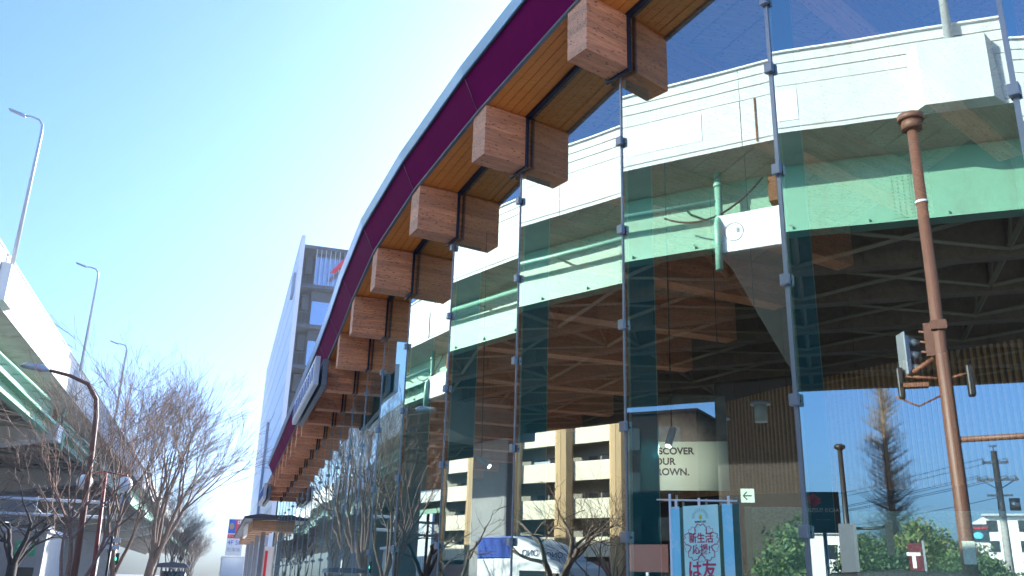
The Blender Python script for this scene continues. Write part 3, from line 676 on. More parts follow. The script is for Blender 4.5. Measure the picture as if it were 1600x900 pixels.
MB().box(-62, -50, 24.2, 37.5, 0, 13.8).build('wall', 'dark_backing_mat', bk); MB().box(-62.2, -49.8, 24.0, 37.7, 13.8, 14.0).build('roof', 'dark_backing_mat', bk)  # body and top of the added dark block, not a real house
for k in range(4):
    for q in range(4): MB().box(-49.99, -49.94, 25.4+q*3.1, 27.2+q*3.1, 1.6+k*3.2, 3.2+k*3.2).build('window', 'dark_window', bk)  # dark panes on the added block, not real windows
rs = thing('red_signboard', (-20, 16.5, 0), 'plain dull red roadside signboard reflected left of the cloth banner', 'sign')
MB().box(-20.1, -20, 15.7, 17.3, 2.15, 3.1).build('board', 'dull_red', rs); MB().box(-20.1, -20, 16.45, 16.55, 0, 2.14).build('post', 'galv', rs)
# office tower beyond the pavilion
of = thing('office_tower', (17, 103, 0), 'tall white sided office block with dark glazed balconies and a red letter', 'office block')
OX = 4.67; OY = 92.0; FH = 4.44; TOPZ = 35.6; YE = 160
MB().box(OX+.44, OX+11, OY+3.2, YE, 0, TOPZ).build('core', 'office_dark', of)
MB().box(OX, OX+.43, OY-.86, YE, 0, TOPZ+1.1).build('side_wall', 'office_white', of)
sp = MB()
for k in range(12): sp.box(OX-.03, OX-.001, OY-.86, YE, k*3.1+2.0, k*3.1+2.015)
sp.build('wall_joints', 'far_wall', of)
MB().box(OX-.3, OX-.02, 120, 121, 8, 21).build('side_sign', 'far_wall_grey', of)
MB().box(OX-.25, OX-.02, 94.5, 96.8, 31, 33.5).build('blade_sign', 'far_wall_grey', of)
MB().box(OX+.44, OX+11, OY-.12, OY+3.19, TOPZ, TOPZ+.36).build('roof_edge', 'office_slab', of)
for k in range(8):
    z = TOPZ-(k+1)*FH; zt = z+FH-1.1 if k else z+FH-.02
    if z < -1: break
    MB().box(OX+.44, OX+11, OY-.12, OY+3.19, z, z+.38).build('floor_slab', 'office_slab', of)
    if k > 0: MB().box(OX+1.8, OX+11, OY+1.1, OY+1.5, z+FH-1.1, z+FH-.01).build('spandrel', 'office_slab', of)
    for q in range(3):
        x0 = OX+1.8+q*3.1
        wn = MB().box(x0+.1, x0+3.05, OY+1.2, OY+1.3, z+.39, zt).build('window', 'curtain', of)
        MB().box(x0, x0+.09, OY+1.05, OY+1.2, z+.39, zt).build('frame', 'office_dark', wn)
    rl = MB(); rl.box(OX+.5, OX+1.75, OY-.02, OY+.03, z+1.65, z+1.72)
    for q in range(4): rl.box(OX+.5+q*.4, OX+.54+q*.4, OY-.02, OY+.03, z+.39, z+1.65)
    rl.build('railing', 'office_slab', of)
    MB().box(OX+.9, OX+1.6, OY+1.7, OY+2.6, z+2.4, z+FH-.3).build('service_duct', 'office_slab', of)
lv = MB(); z = TOPZ-FH
for q in range(18): lv.box(OX+1.8+q*.5, OX+1.88+q*.5, OY-.08, OY-.02, z+.39, z+FH)
lv.build('louvres', 'far_wall_grey', of)
text('red_letter', 'AR', 3.4, 'red_letter', of, (OX+3.55, OY-.4, TOPZ-1.5), 0, 'LEFT', .12, shear=.35, offs=.07)
# white block and shop seen in the right hand reflection
wb = thing('white_block', (-146, -19, 0), 'white stepped apartment block with dark recesses, reflected at the right edge', 'apartment block')
MB().box(-156, -140, -34, -16, 0, 13.2).build('wall', 'white_paint', wb)
for k in range(4):
    for q in range(5): MB().box(-140.0, -139.9, -17.6-q*3.6, -16.2-q*3.6+(-.6 if q else 0), 2.3+k*2.9, 3.9+k*2.9).build('window', 'dark_window', wb)
MB().box(-140.6, -139.0, -34.3, -15.7, 13.2, 13.5).build('roof', 'far_wall_grey', wb)
for q in range(3): MB().box(-148, -147.8, -24-q*1.2, -23.8-q*1.2, 13.5, 15.6).build('mast', 'far_wall_grey', wb)
sh = thing('white_house', (-64, 5.6, 0), 'small white building peeping out under the dark roadside sign', 'building')
MB().box(-70, -60, 4.7, 7.6, 0, 5.75).build('wall', 'white_paint', sh); MB().box(-60, -59.95, 5.4, 6.1, 4.0, 5.0).build('window', 'dark_window', sh); MB().box(-70.3, -59.8, 4.5, 7.8, 5.75, 5.95).build('roof', 'far_wall_grey', sh)
# far buildings down the street
fb = thing('far_building', (12, 200, 0), 'pale building at the end of the street carrying a red and blue billboard', 'building')
MB().box(1.3, 12, 182, 215, 0, 5.0).build('wall', 'far_wall', fb); MB().box(1.2, 12.1, 181.9, 215, 5.0, 5.2).build('roof', 'far_wall_grey', fb)
for k in range(2): MB().box(1.28, 1.299, 184+k*9, 190+k*9, 2.2, 3.9).build('window', 'dark_window', fb)
bb = thing('billboard', (3.2, 180, 5), 'red white and blue billboard standing on the far building', 'billboard')
MB().box(1.7, 4.6, 180, 180.3, 5.3, 12.0).build('panel', 'white_paint', bb)
MB().box(1.75, 3.0, 179.95, 179.99, 9.3, 11.8).build('blue_field', 'blue_paint', bb); MB().box(3.0, 4.5, 179.95, 179.99, 9.3, 11.8).build('red_field', 'sign_red', bb)
MB().sphere((2.3, 179.9, 10.6), .5, n=10, sq=(1, .1, 1.2)).build('portrait', 'wood_bench', bb)
text('characters', '中\n島', 1.15, 'white_paint', bb, (3.8, 179.9, 10.6), 0, offs=.03)
MB().box(1.75, 4.5, 179.95, 179.99, 8.4, 9.1).build('red_band', 'sign_red', bb); text('lettering', 'クリニック', .5, 'white_paint', bb, (3.1, 179.9, 8.75), 0)
text('lettering', '4F 5F', 1.1, 'blue_paint', bb, (3.1, 179.9, 7.6), 0); text('lettering', '駐車場', .8, 'far_wall_grey', bb, (3.1, 179.9, 6.3), 0)
MB().box(2.2, 2.4, 180.35, 180.5, 5.2, 11).build('post', 'galv', bb); MB().box(3.9, 4.1, 180.35, 180.5, 5.2, 11).build('post', 'galv', bb)
rb = random.Random(11)
specs = [(10, 10, 260, 15, 'grey mid rise block behind the billboard', 'far_wall_grey'),
 (-58, 14, 240, 17, 'white mid rise block behind the far trees on the left', 'far_wall'), (-44, 10, 330, 20, 'pale distant office block left of the street end', 'far_wall_grey'), (-84, 18, 150, 14, 'white building seen under the highway at the far left', 'far_wall')]
for (x, wd, y, h, lab, mm) in specs:
    b = thing('distant_building', (x+wd/2, y+6, 0), lab, 'building')
    MB().box(x, x+wd, y, y+14, 0, h).build('wall', mm, b); MB().box(x-.2, x+wd+.2, y-.2, y+14.2, h, h+.4).build('roof', 'far_wall_grey', b)
    z = 2
    while z < h-2.4:
        MB().box(x+.6, x+wd-.6, y-.06, y-.003, z, z+1.3).build('window', 'dark_window', b); z += 3.2
# low wall and shopfront running beside the road under the highway
kg = thing('green_kiosk', (-15.5, 62, 0), 'low roadside building with a green shop sign under the highway', 'shop')
MB().box(-20, -10.6, 66, 74, 0, 4.0).build('wall', 'concrete', kg); MB().box(-12.3, -11.1, 65.9, 65.99, 2.5, 3.4).build('sign', 'sign_green', kg)
text('lettering', '生鮮', .5, 'white_paint', kg, (-11.7, 65.85, 2.95), 0)
MB().box(-20.2, -10.4, 65.7, 74.2, 4.0, 4.2).build('roof', 'far_wall_grey', kg); MB().box(-12.5, -11, 65.9, 65.99, .2, 1.8).build('window', 'dark_window', kg)

# ------------------------------------------------------------------ street furniture
def curved_lamp(y):
    t = thing('street_lamp', (-3.95, y, 0), 'brown street lamp with a long curved arm above the young bare tree', 'street lamp')
    P = [(-3.9, y, 0), (-3.9, y, 2.0), (-4.0, y, 5.0), (-4.06, y, 6.2), (-4.15, y, 6.75), (-4.45, y, 7.2), (-5.0, y, 7.42), (-5.7, y, 7.55)]
    MB().tube(P, [.11, .10, .085, .075, .07, .065, .055, .05], 12).build('pole', 'brown_paint', t)
    MB().tube([(-5.6, y, 7.53), (-5.8, y, 7.57), (-6.3, y, 7.62), (-6.45, y, 7.6)], [.05, .12, .10, .03], 10).build('lamp_head', 'galv', t)
curved_lamp(30)
t = thing('globe_lamp', (-4.05, 34, 0), 'reddish brown post carrying two clear globe lamps', 'street lamp')
MB().tube([(-3.85, 34, 0), (-3.85, 34, 1.9), (-3.98, 34, 4.9)], [.1, .075, .06], 12).tube([(-4.6, 34, 4.86), (-3.98, 34, 4.95), (-3.32, 34, 4.84)], .03, 8).build('post', 'redbrown_paint', t)
for x in (-4.6, -3.32): MB().sphere((x, 34, 4.55), .27, n=16).build('globe', 'globe', t); MB().cyl((x, 34), .06, 4.78, 4.9).build('cap', 'redbrown_paint', t)
t = thing('direction_sign', (-4.1, 40, 0), 'dark post with two grey signboards seen from behind', 'sign')
MB().tube([(-4.03, 40, 0), (-4.03, 40, 3.0)], .05, 8).build('post', 'black_paint', t)
MB().box(-4.36, -3.72, 40.06, 40.1, 2.78, 2.96).build('board', 'galv', t); MB().box(-4.36, -3.72, 40.06, 40.1, 2.50, 2.68).build('board', 'galv', t)
t = thing('traffic_signal', (-4.3, 52, 0), 'small traffic signal showing green near the grey signboards', 'traffic signal')
MB().tube([(-5.0, 52, 0), (-5.0, 52, 2.9)], .07, 8).build('pole', 'galv', t); MB().box(-5.25, -4.75, 51.85, 52.1, 2.0, 2.6).build('housing', 'black_paint', t); MB().sphere((-5.0, 51.83, 2.3), .13, n=12, sq=(1, .3, 1)).build('light', 'signal_glow', t)
t = thing('sign_gantry', (-9.5, 60, 0), 'grey truss gantry carrying the back of a road sign across the street', 'sign gantry')
g = MB(); g.tube([(-30, 60, 5.62), (-5.8, 60, 5.66)], .09, 8); g.tube([(-30, 60, 4.74), (-5.8, 60, 4.8)], .09, 8)
for k in range(12): g.tube([(-30+k*2.0, 60, 4.75), (-29+k*2.0, 60, 5.62), (-28+k*2.0, 60, 4.76)], .035, 6)
g.build('truss', 'galv', t); MB().box(-12.4, -10.5, 60.1, 60.18, 4.3, 5.85).build('sign_board', 'grey_metal', t); MB().tube([(-5.9, 60, 0), (-5.9, 60, 6.0)], .14, 10).build('post', 'galv', t)
MB().tube([(-30, 60, 0), (-30, 60, 6.0)], .14, 10).build('post', 'galv', t)
t = thing('bus_shelter', (-2.3, 56, 0), 'small bus shelter with a rounded blue grey roof between the tree trunks', 'shelter')
MB().prism([(-3.1, 1.98), (-2.9, 2.2), (-2.2, 2.28), (-1.5, 2.2), (-1.3, 1.98)], 'y', 54.6, 57.4).build('roof', 'office_slab', t, bevel=.03)
for x in (-2.85, -1.55): MB().cyl((x, 56.8), .05, 0, 2.0).build('post', 'galv', t)
MB().box(-2.9, -1.5, 57.1, 57.14, .4, 1.8).build('back_panel', 'window_glass', t)
# brown pole with signals across the pavement, reflected at right
t = thing('signal_pole', (-7, 3.45, 0), 'tall rust brown pole with flanged top and side arm, reflected in near glass', 'pole')
MB().tube([(-6.7, 3.4, 0), (-6.7, 3.4, 2.6), (-6.7, 3.4, 11.0)], [.145, .13, .10], 20).build('pole', 'brown_paint', t)
MB().cyl((-6.7, 3.4), .26, 11.0, 11.12, 12).cyl((-6.7, 3.4), .20, 10.8, 11.0, 12).build('top_flange', 'brown_paint', t)
MB().tube([(-6.7, 3.3, 4.35), (-6.7, 1.6, 4.42), (-6.7, -2.5, 4.5)], .055, 10).build('side_arm', 'brown_paint', t)
MB().box(-6.56, -6.515, 3.3, 3.5, 2.15, 2.55).build('notice_plate', 'poster_pale', t)
b = MB(); b.box(-6.83, -6.54, 3.26, 3.54, 6.45, 6.62); b.box(-6.74, -6.64, 3.5, 3.66, 5.95, 6.6)
for z in (6.0, 6.2, 6.4): b.tube([(-6.7, 3.5, z), (-6.7, 3.75, z+.05)], .025, 6)
b.build('bracket', 'brown_paint', t)
MB().cyl((-6.7, 3.4), .125, 9.12, 9.17, 12).build('band', 'white_paint', t)
t = thing('traffic_light', (-6.7, 3.9, 5.6), 'traffic signal with white backboard and deep hoods, mounted on the brown pole', 'traffic signal')
MB().obox((-6.75, 4.08), (.93, -.36), .02, .17, 5.6, 6.45).build('backboard', 'galv', t, bevel=.03)
MB().obox((-6.78, 4.03), (.93, -.36), .06, .12, 5.65, 6.4).build('housing', 'galv', t, bevel=.03)
for z in (5.78, 6.03, 6.28): MB().tube([(-6.8, 3.98, z), (-6.86, 3.76, z-.05)], [.11, .09], 12).build('hood', 'grey_metal', t)
t2 = MB(); t2.tube([(-6.7, 3.55, 5.9), (-6.7, 3.95, 5.65)], .05, 6); t2.box(-6.8, -6.6, 3.7, 4.2, 5.36, 5.44); t2.tube([(-6.75, 3.5, 5.2), (-6.7, 3.9, 5.0), (-6.7, 4.3, 5.2)], .02, 6); t2.build('mount', 'rust_steel', t)
for k, (dy, lab) in enumerate(((.78, 'grey pedestrian signal box on the near side of the brown pole'), (-.42, 'grey signal box on the far side of the brown pole'))):
    t = thing('signal_box', (-6.7, 3.4+dy, 5.2), lab, 'traffic signal', 'signal boxes on the brown pole')
    MB().box(-6.8, -6.6, 3.4+dy-.06, 3.4+dy+.06, 5.15, 5.75).build('housing', 'black_paint', t, bevel=.03); MB().tube([(-6.7, 3.4+dy, 5.6), (-6.7, 3.4, 5.5)], .03, 6).build('bracket', 'rust_steel', t)
t = thing('path_lamp', (-12, 5.3, 0), 'slim black lamp post with a small round cap, reflected beside the dark sign', 'street lamp')
MB().tube([(-12, 5.3, 0), (-12, 5.3, 5.0)], [.09, .06], 10).build('post', 'black_paint', t); MB().sphere((-12, 5.3, 5.05), .14, n=12, sq=(1, 1, .6)).build('cap', 'black_paint', t)
MB().box(-12.2, -11.8, 5.1, 5.5, 0, 3.2).build('cabinet', 'grey_metal', t); MB().tube([(-12, 5.1, 3.1), (-12, 4.7, 3.1), (-12, 4.4, 3.15)], .04, 6).build('arm', 'black_paint', t); MB().box(-12.1, -11.9, 4.3, 4.45, 2.5, 3.25).build('signal_unit', 'black_paint', t)
t = thing('roadside_sign', (-38.2, 6, 0), 'dark square roadside sign with a red emblem and white lettering on a post', 'sign')
MB().box(-38.3, -38, 5.16, 6.95, 4.55, 6.6).build('panel', 'sign_dark', t, bevel=.02); MB().cyl((-38.3, 6.0), .1, 0, 4.55).build('post', 'galv', t)
text('lettering', 'AICHI SUZUKI', .27, 'white_paint', t, (-37.96, 6.05, 5.66), R(90), offs=.008)
em = MB()
def S(pts): em.prism([(6.4+a*.4, 6.18+b*.36) for a, b in pts], 'x', -37.98, -37.95)
S([(-.95, .1), (0, .95), (.95, .35), (.6, .1), (0, .4), (-.3, .15), (.5, -.45), (.2, -.6)]); S([(.95, -.1), (0, -.95), (-.95, -.35), (-.6, -.1), (0, -.4), (.3, -.15), (-.5, .45), (-.2, .6)])
em.build('emblem', 'sign_red', t)
text('small_lettering', '— — —', .2, 'white_paint', t, (-37.96, 6.0, 5.2), R(90))
t = thing('corner_sign', (-100, -9.4, 0), 'black sign with red lettering and a globe picture above a white panel', 'sign')
MB().box(-100.3, -100, -10.6, -8.4, 7.4, 9.3).build('panel', 'sign_dark', t); MB().box(-100.3, -100, -10.6, -8.4, 6.2, 7.3).build('lower_panel', 'white_paint', t)
MB().sphere((-99.9, -9.5, 8.1), .42, n=16, sq=(.1, 1.2, .9)).build('globe_picture', 'sign_cyan', t)
text('lettering', 'FOR BUSINESS', .32, 'sign_red', t, (-99.95, -9.5, 8.9), R(90), offs=.01); text('lettering', 'ピーエス', .6, 'ink', t, (-99.95, -9.5, 6.75), R(90), offs=.01)
for y in (-10.2, -8.8): MB().cyl((-100.2, y), .1, 0, 6.2).build('post', 'galv', t)
t = thing('shop_banner', (-12.2, 3.9, 0), 'dark red upright signboard with a white T in front of the reflected shrubs', 'sign')
MB().box(-16.05, -15.95, 3.38, 3.72, 1.2, 2.98).build('board', 'sign_maroon', t); MB().box(-16.05, -15.95, 3.30, 3.36, 0, 3.05).build('post', 'galv', t)
text('lettering', 'T', .55, 'white_paint', t, (-15.94, 3.6, 2.5), R(90), offs=.02); text('small_lettering', 'UT\nTA', .12, 'white_paint', t, (-15.94, 3.6, 2.1), R(90))
# utility pole
t = thing('utility_pole', (-20, .5, 0), 'grey concrete utility pole with crossarms, transformer and wires', 'utility pole')
px, py = -24.0, .0
MB().tube([(px, py, 0), (px, py, 6.55)], [.15, .10], 12).build('pole', 'concrete', t)
c = MB(); c.box(px-.05, px+.05, py-.42, py+.42, 6.12, 6.2); c.box(px-.05, px+.05, py-.66, py+.66, 5.52, 5.6); c.box(px-.05, px+.05, py-.4, py+.4, 4.98, 5.05); c.tube([(px, py-.55, 5.55), (px, py, 5.2), (px, py+.55, 5.55)], .02, 5); c.tube([(px, py, 6.55), (px, py, 6.75)], .02, 5); c.box(px-.05, px+.05, py-.12, py+.12, 6.72, 6.76)
c.build('crossarm', 'galv', t)
i_ = MB()
for dy, z in ((-.38, 6.2), (.38, 6.2), (0, 6.3), (-.6, 5.6), (-.3, 5.6), (.3, 5.6), (.6, 5.6)): i_.cyl((px, py+dy), .03, z, z+.1, 8)
i_.build('insulator', 'white_paint', t)
MB().cyl((px+.05, py-.42), .17, 4.5, 4.9, 14).build('transformer', 'galv', t)
wr = MB()
for dy, z in ((-.38, 6.3), (.38, 6.3), (-.6, 5.7), (-.3, 5.7), (.3, 5.7), (.6, 5.7), (-.3, 5.02)):
    P = []
    for q in range(13): s = q/12; P.append((px+s*(-18), py+dy+s*15, z-1.6*s*(1-s)-.8*s))
    wr.tube(P, .009, 4)
wr.build('wires', 'black_paint', t)
# railway gantry seen through the gap under the deck
t = thing('railway_gantry', (-50, 120, 0), 'dark lattice railway gantry against pale sky in the reflection', 'gantry')
g = MB(); g.tube([(-50, 108, 13.0), (-50, 134, 13.0)], .12, 5); g.tube([(-50, 108, 11.6), (-50, 134, 11.6)], .12, 5)
for k in range(13): g.tube([(-50, 108+k*2, 11.6), (-50, 109+k*2, 13.0), (-50, 110+k*2, 11.6)], .07, 4)
g.build('lattice_beam', 'black_paint', t)
for y in (108, 119, 134): MB().tube([(-50, y, 0), (-50, y, 13.4)], .22, 8).build('mast', 'black_paint', t)
MB().tube([(-50, 119, 13), (-50, 119, 14.4)], .1, 6).build('finial', 'black_paint', t)

# ------------------------------------------------------------------ vehicles
tk = thing('delivery_truck', (-9.2, 20, 0), 'white cab delivery truck with a blue cargo box, reflected below the apartments', 'truck')
z_ = -.1
MB().box(-10.3, -8.1, 19.9, 23.9, .95, 2.32, 0).box(-10.3, -8.1, 19.9, 23.9, 2.322, 2.95, 1).build('cargo_box', ['white_paint', 'blue_paint'], tk, bevel=.03)
rb_ = MB()
for k in range(14): rb_.box(-8.098, -8.07, 19.95, 23.85, 2.36+k*.042, 2.375+k*.042)
rb_.build('ribs', 'blue_paint', tk)
MB().box(-10.1, -8.3, 17.6, 23.8, .55, .9).build('chassis', 'black_paint', tk)
cb = MB(); cb.prism([(17.25, .45), (17.15, 1.2), (17.45, 2.05), (17.9, 2.25), (19.6, 2.25), (19.6, .45)][::-1], 'x', -10.25, -8.15); cb.build('cab', 'white_paint', tk, bevel=.08)
df = MB(); df.prism([(17.85, 2.24), (18.1, 2.42), (18.6, 2.68), (19.2, 2.86), (19.75, 2.88), (19.75, 2.24)][::-1], 'x', -10.1, -8.3); do = df.build('roof_deflector', 'white_paint', tk, bevel=.1)
text('lettering', 'ONO', .2, 'navy', do, (-8.6, 17.93, 2.36), R(25), tilt=0)
text('lettering', 'ONO', .24, 'navy', do, (-8.28, 18.5, 2.4), R(90))
MB().prism([(17.22, 1.25), (17.47, 2.0), (17.5, 2.0), (17.26, 1.25)], 'x', -10.15, -8.25).build('windscreen', 'dark_window', tk)
MB().prism([(17.75, 1.3), (17.8, 1.95), (18.75, 1.95), (18.75, 1.3)], 'x', -8.149, -8.13).build('side_window', 'dark_window', tk)
MB().box(-8.0, -7.85, 17.3, 17.4, 1.35, 1.9).build('mirror', 'black_paint', tk)
for y in (18.3, 22.6):
    for x in (-10.1, -8.35): MB().tube([(x-.14, y, .36), (x+.14, y, .36)], .46, 20).build('wheel', 'tyre', tk)
cr = thing('parked_minivan', (-8.5, 4.3, 0), 'dark minivan whose roof just shows at the bottom of the reflection', 'minivan')
MB().prism([(6.6, .3), (6.6, 1.1), (6.2, 1.75), (5.7, 1.98), (4.6, 2.06), (3.2, 2.04), (2.6, 1.9), (2.3, 1.2), (2.3, .3)], 'x', -9.4, -7.7).build('body', 'black_paint', cr, bevel=.1)
MB().prism([(6.0, 1.2), (5.8, 1.72), (2.75, 1.78), (2.6, 1.2)], 'x', -7.699, -7.68).build('side_window', 'dark_window', cr)
for y in (3.1, 5.7):
    for x in (-9.3, -7.8): MB().tube([(x-.1, y, .25), (x+.1, y, .25)], .35, 18).build('wheel', 'tyre', cr)

# ------------------------------------------------------------------ trees
def bare_tree_mesh(seed, H, spread, levels=6, r0=.16, lean=(0, 0), start=.16, kids=(3, 4), twig=.004, up=.35, rough=.12, stems=4, jit=1.0, n0=7):
    rg = random.Random(seed); mb = MB()
    def branch(p, d, L, r, lv):
        n = 4 if lv > 2 else 6; pts = [p.copy()]; rs = [r]; q = p.copy(); dd = d.copy()
        r1 = max(r*.55, twig)
        for k in range(n):
            dd = (dd+Vector((rg.uniform(-1, 1), rg.uniform(-1, 1), rg.uniform(-.6, .8)))*rough*jit+Vector((0, 0, up*.12))).normalized()
            q = q+dd*(L/n); pts.append(q.copy()); rs.append(r+(r1-r)*(k+1)/n)
        mb.tube(pts, rs, n0 if lv == 0 else (5 if lv < 2 else 3), cap=False)
        if lv >= levels: return
        nk = rg.randint(*kids)
        for k in range(nk):
            f = .35+.65*(k+1)/nk if lv else .6+.4*(k+1)/nk
            idx = min(n, max(1, int(round(f*n)))); base = pts[idx]
            ax = Vector((rg.uniform(-1, 1), rg.uniform(-1, 1), rg.uniform(-.2, .2))); ax = ax-d*ax.dot(d)
            if ax.length < .1: continue
            ax.normalize(); sp = spread*rg.uniform(.6, 1.25)
            nd = (d*math.cos(sp)+ax*math.sin(sp)+Vector((0, 0, up*.3))).normalized()
            branch(base, nd, L*rg.uniform(.6, .82), rs[idx]*rg.uniform(.6, .8), lv+1)
    # trunk
    tk_ = [Vector((0, 0, 0))]; top = Vector((lean[0]*H*start, lean[1]*H*start, H*start))
    mb.tube([(0, 0, -.1), top*.5+Vector((rg.uniform(-.03, .03), 0, 0)), top], [r0*1.25, r0, r0*.92], 9, cap=False)
    for k in range(stems):
        a = 2*math.pi*(k+rg.uniform(-.2, .2))/stems; sp = spread*rg.uniform(.35, .8)
        d = Vector((math.cos(a)*math.sin(sp)+lean[0], math.sin(a)*math.sin(sp)+lean[1], math.cos(sp))).normalized()
        branch(top-Vector((0, 0, rg.uniform(0, .05)*H)), d, H*.34*rg.uniform(.85, 1.1), r0*.62, 0)
    zs = sorted(v[2] for v in mb.v)[int(len(mb.v)*.995)]
    k = H/zs; mb.v = [(x*k, y*k, z*k) for x, y, z in mb.v]
    return mb
TREEMESH = {}
def bare_tree(kind, loc, label, scale=1, rz=0, mat_='bark', group=None):
    key = kind+mat_
    if key not in TREEMESH:
        TREEMESH[key] = KINDS[kind]().build('branches', mat_)
        TREEMESH[key]['_used'] = 0
        o = TREEMESH[key]
    else:
        o = TREEMESH[key].copy(); col.objects.link(o)
    if '_used' in o: del o['_used']
    o.name = 'bare_tree'; o.location = loc; o.rotation_euler = (0, 0, rz); o.scale = (scale,)*3
    tag(o, label, 'tree', group); return o
KINDS = {
 'vase': lambda: bare_tree_mesh(21, 10, .48, levels=5, r0=.20, lean=(.10, 0), start=.2, kids=(3, 4), up=.28, rough=.10, stems=5, twig=.006),
 'vase2': lambda: bare_tree_mesh(8, 10, .50, levels=5, r0=.14, lean=(.04, 0), start=.16, kids=(3, 4), up=.25, rough=.11, stems=4, twig=.006),
 'young': lambda: bare_tree_mesh(5, 7, .55, levels=4, r0=.09, lean=(-.03, 0), start=.1, kids=(3, 4), up=.22, rough=.14, stems=4, twig=.005),
 'pollard': lambda: bare_tree_mesh(13, 5, .75, levels=4, r0=.16, start=.3, kids=(2, 3), up=.1, rough=.28, stems=3, twig=.007),
}
bare_tree('vase', (-3.9, 61, 0), 'large vase shaped bare tree with a thick leaning trunk left of the street end', 1.47, .3)
bare_tree('vase2', (-4.1, 43, 0), 'bare multi stemmed tree with fine fanning twigs in front of the highway', 1.15, 1.3)
bare_tree('young', (-3.6, 26.5, 0), 'young bare tree with pinkish twigs beneath the curved street lamp', 1.0, 2.1, 'bark_warm')
bare_tree('vase2', (-4.4, 78, 0), 'slender bare tree behind the bus shelter roof', 1.0, 4.0)
for k in range(7): bare_tree('vase2', (-4.3, 97+k*19, 0), 'bare street tree in the far row shrinking towards the street end', .95+.05*(k % 3), k*1.7, group='far row of bare street trees')
bare_tree('pollard', (-9.3, 36, 0), 'dark gnarled bare tree at the bottom left corner', 1.05, .5, 'bark_dark')
bare_tree('pollard', (-8.0, 43, 0), 'dark gnarled tree just left of the curved lamp pole', 1.1, 2.9, 'bark_dark')
bare_tree('pollard', (-12.5, 48, 0), 'dark gnarled tree behind the other gnarled trees under the highway', 1.25, 4.4, 'bark_dark')
bare_tree('pollard', (-10.5, 57, 0), 'small dark gnarled tree in front of the sign gantry', 1.1, 1.1, 'bark_dark')
bare_tree('pollard', (-7.0, 16.6, 0), 'knobbly pollarded tree reflected in front of the cream apartments', .85, .6, 'bark')
bare_tree('young', (-5.6, 14.0, 0), 'thin twiggy tree reflected right of the pollarded tree', .62, .2, 'bark')
bare_tree('pollard', (-7.0, 23.6, 0), 'small bare tree reflected beside the grey pier column', .78, 2.0, 'bark')
# needle-less metasequoia
def meta():
    rg = random.Random(4); mb = MB(); H = 15.0
    mb.tube([(0, 0, -.1), (.05, 0, 5), (0, .05, 10), (0, 0, H)], [.30, .22, .13, .02], 9)
    for k in range(260):
        z = 3+(H-3.4)*k/260; a = rg.uniform(0, 6.283); L = (.35+1.45*(1-(z/H))**.55)*rg.uniform(.7, 1.15)*1.15
        P = []; q = Vector((0, 0, z)); d = Vector((math.cos(a), math.sin(a), .35)); 
        for s in range(6): P.append(q.copy()); d = (d+Vector((rg.uniform(-.1, .1), rg.uniform(-.1, .1), .07))).normalized(); q = q+d*L/5
        mb.tube(P, [.035, .028, .02, .015, .01, .006], 4, cap=False)
        for s in range(16):
            b = P[1+s % 5]; e = b+Vector((rg.uniform(-1, 1), rg.uniform(-1, 1), rg.uniform(.1, .9))).normalized()*L*.5
            mb.tube([b, (b+e)/2+Vector((0, 0, .04)), e], [.007, .006, .004], 3, cap=False, mi=1)
    return mb
o = meta().build('bare_conifer', ['bark_warm', 'bark_pale']); o.location = (-46, 2.2, 0); tag(o, 'narrow leafless conifer rising behind the shrubs in the reflection', 'tree')
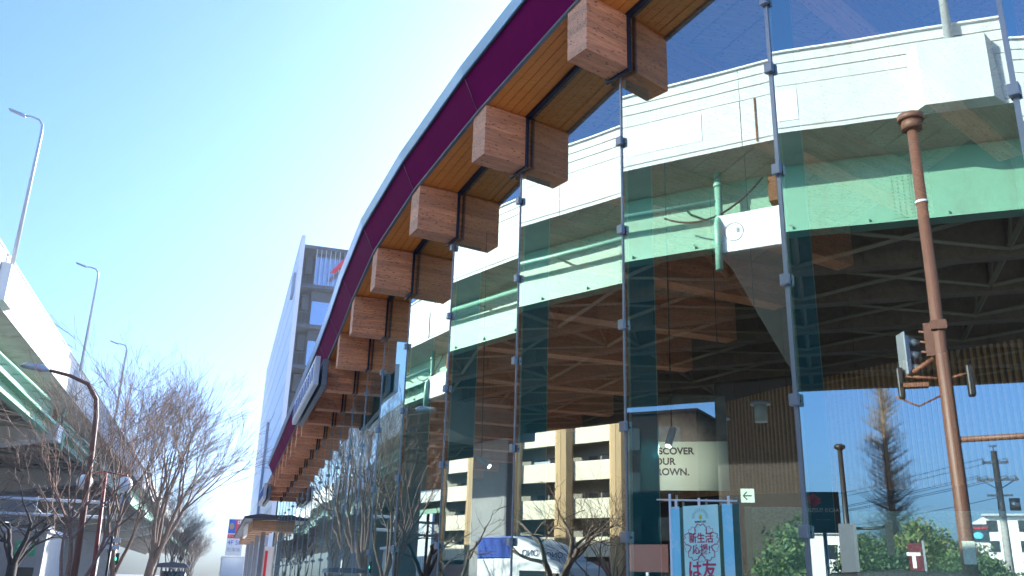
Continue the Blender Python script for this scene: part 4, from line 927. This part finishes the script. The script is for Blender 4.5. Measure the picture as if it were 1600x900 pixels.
# leafy trees
def leafy(name, loc, blobs, m1, m2, label, seed, n=5200, ls=.17):
    rg = random.Random(seed); t = thing(name, loc, label, 'tree'); mb = MB(); lx, ly, lz = loc
    tot = sum(b[3]**2 for b in blobs)
    for (bx, by, bz, br) in blobs:
        for k in range(int(n*br*br/tot)):
            v = Vector((rg.gauss(0, 1), rg.gauss(0, 1), rg.gauss(0, 1))).normalized(); rr = br*(rg.random()**.35)*(1+.16*math.sin(v.x*7+bx)+.14*math.sin(v.z*9+by*3))
            c = Vector((lx+bx, ly+by, bz))+Vector((v.x*rr, v.y*rr, v.z*rr*.95))
            a = Vector((rg.uniform(-1, 1), rg.uniform(-1, 1), rg.uniform(-1, 1))).normalized(); b = a.cross(Vector((rg.uniform(-1, 1), rg.uniform(-1, 1), rg.uniform(-1, 1)))).normalized()
            s = ls*rg.uniform(.6, 1.4)
            mb.add([c-a*s, c+b*s*.5, c+a*s, c-b*s*.5], [(0, 1, 2, 3)], 1 if rg.random() < .35 else 0)
    mb.build('crown', [m1, m2], t)
    tr = MB(); tr.tube([(lx, ly, -.1), (lx+.05, ly, 1.6), (lx, ly+.05, 3.0)], [.2, .15, .1], 8)
    for (bx, by, bz, br) in blobs[:5]: tr.tube([(lx, ly, 1.6), (lx+bx*.5, ly+by*.5, (1.6+bz)/2), (lx+bx, ly+by, bz)], [.09, .06, .03], 6)
    tr.build('trunk', 'bark', t)
leafy('leafy_tree', (-19.5, 3.1, 0), [(0, 0, 3.1, .75), (.2, .5, 2.75, .7), (0, -.6, 2.85, .7), (-.1, 0, 3.45, .42), (0, -1.1, 2.3, .7), (0, .8, 2.1, .7), (0, 0, 2.0, .9)], 'leaf_green', 'leaf_olive', 'round evergreen with a sunlit yellow green crown in the reflection', 1, 9000, .065)
leafy('leafy_tree', (-18.5, 4.6, 0), [(0, 0, 2.7, .62), (.2, .5, 2.45, .6), (0, -.5, 2.6, .5), (0, .2, 3.0, .38), (0, 0, 1.9, .8), (0, .7, 1.9, .6)], 'leaf_teal', 'leaf_green', 'dark shrub beneath the reflected roadside sign', 2, 7000, .06)
leafy('leafy_tree', (-18.5, 1.7, 0), [(0, 0, 2.45, .6), (.2, .5, 2.4, .55), (0, -.5, 2.0, .6), (0, .2, 1.7, .75)], 'leaf_green', 'leaf_teal', 'lower evergreen shrub left of the brown pole in the reflection', 3, 6000, .06)
leafy('leafy_tree', (-17, 9.3, 0), [(0, 0, 3.3, 1.1), (.2, 1.1, 2.8, 1.0), (0, -1.0, 3.4, 1.0), (0, .5, 1.9, 1.3), (0, 1.9, 2.0, .9)], 'leaf_green', 'leaf_teal', 'broad evergreen reflected behind the cloth banner', 6, 8000, .09)
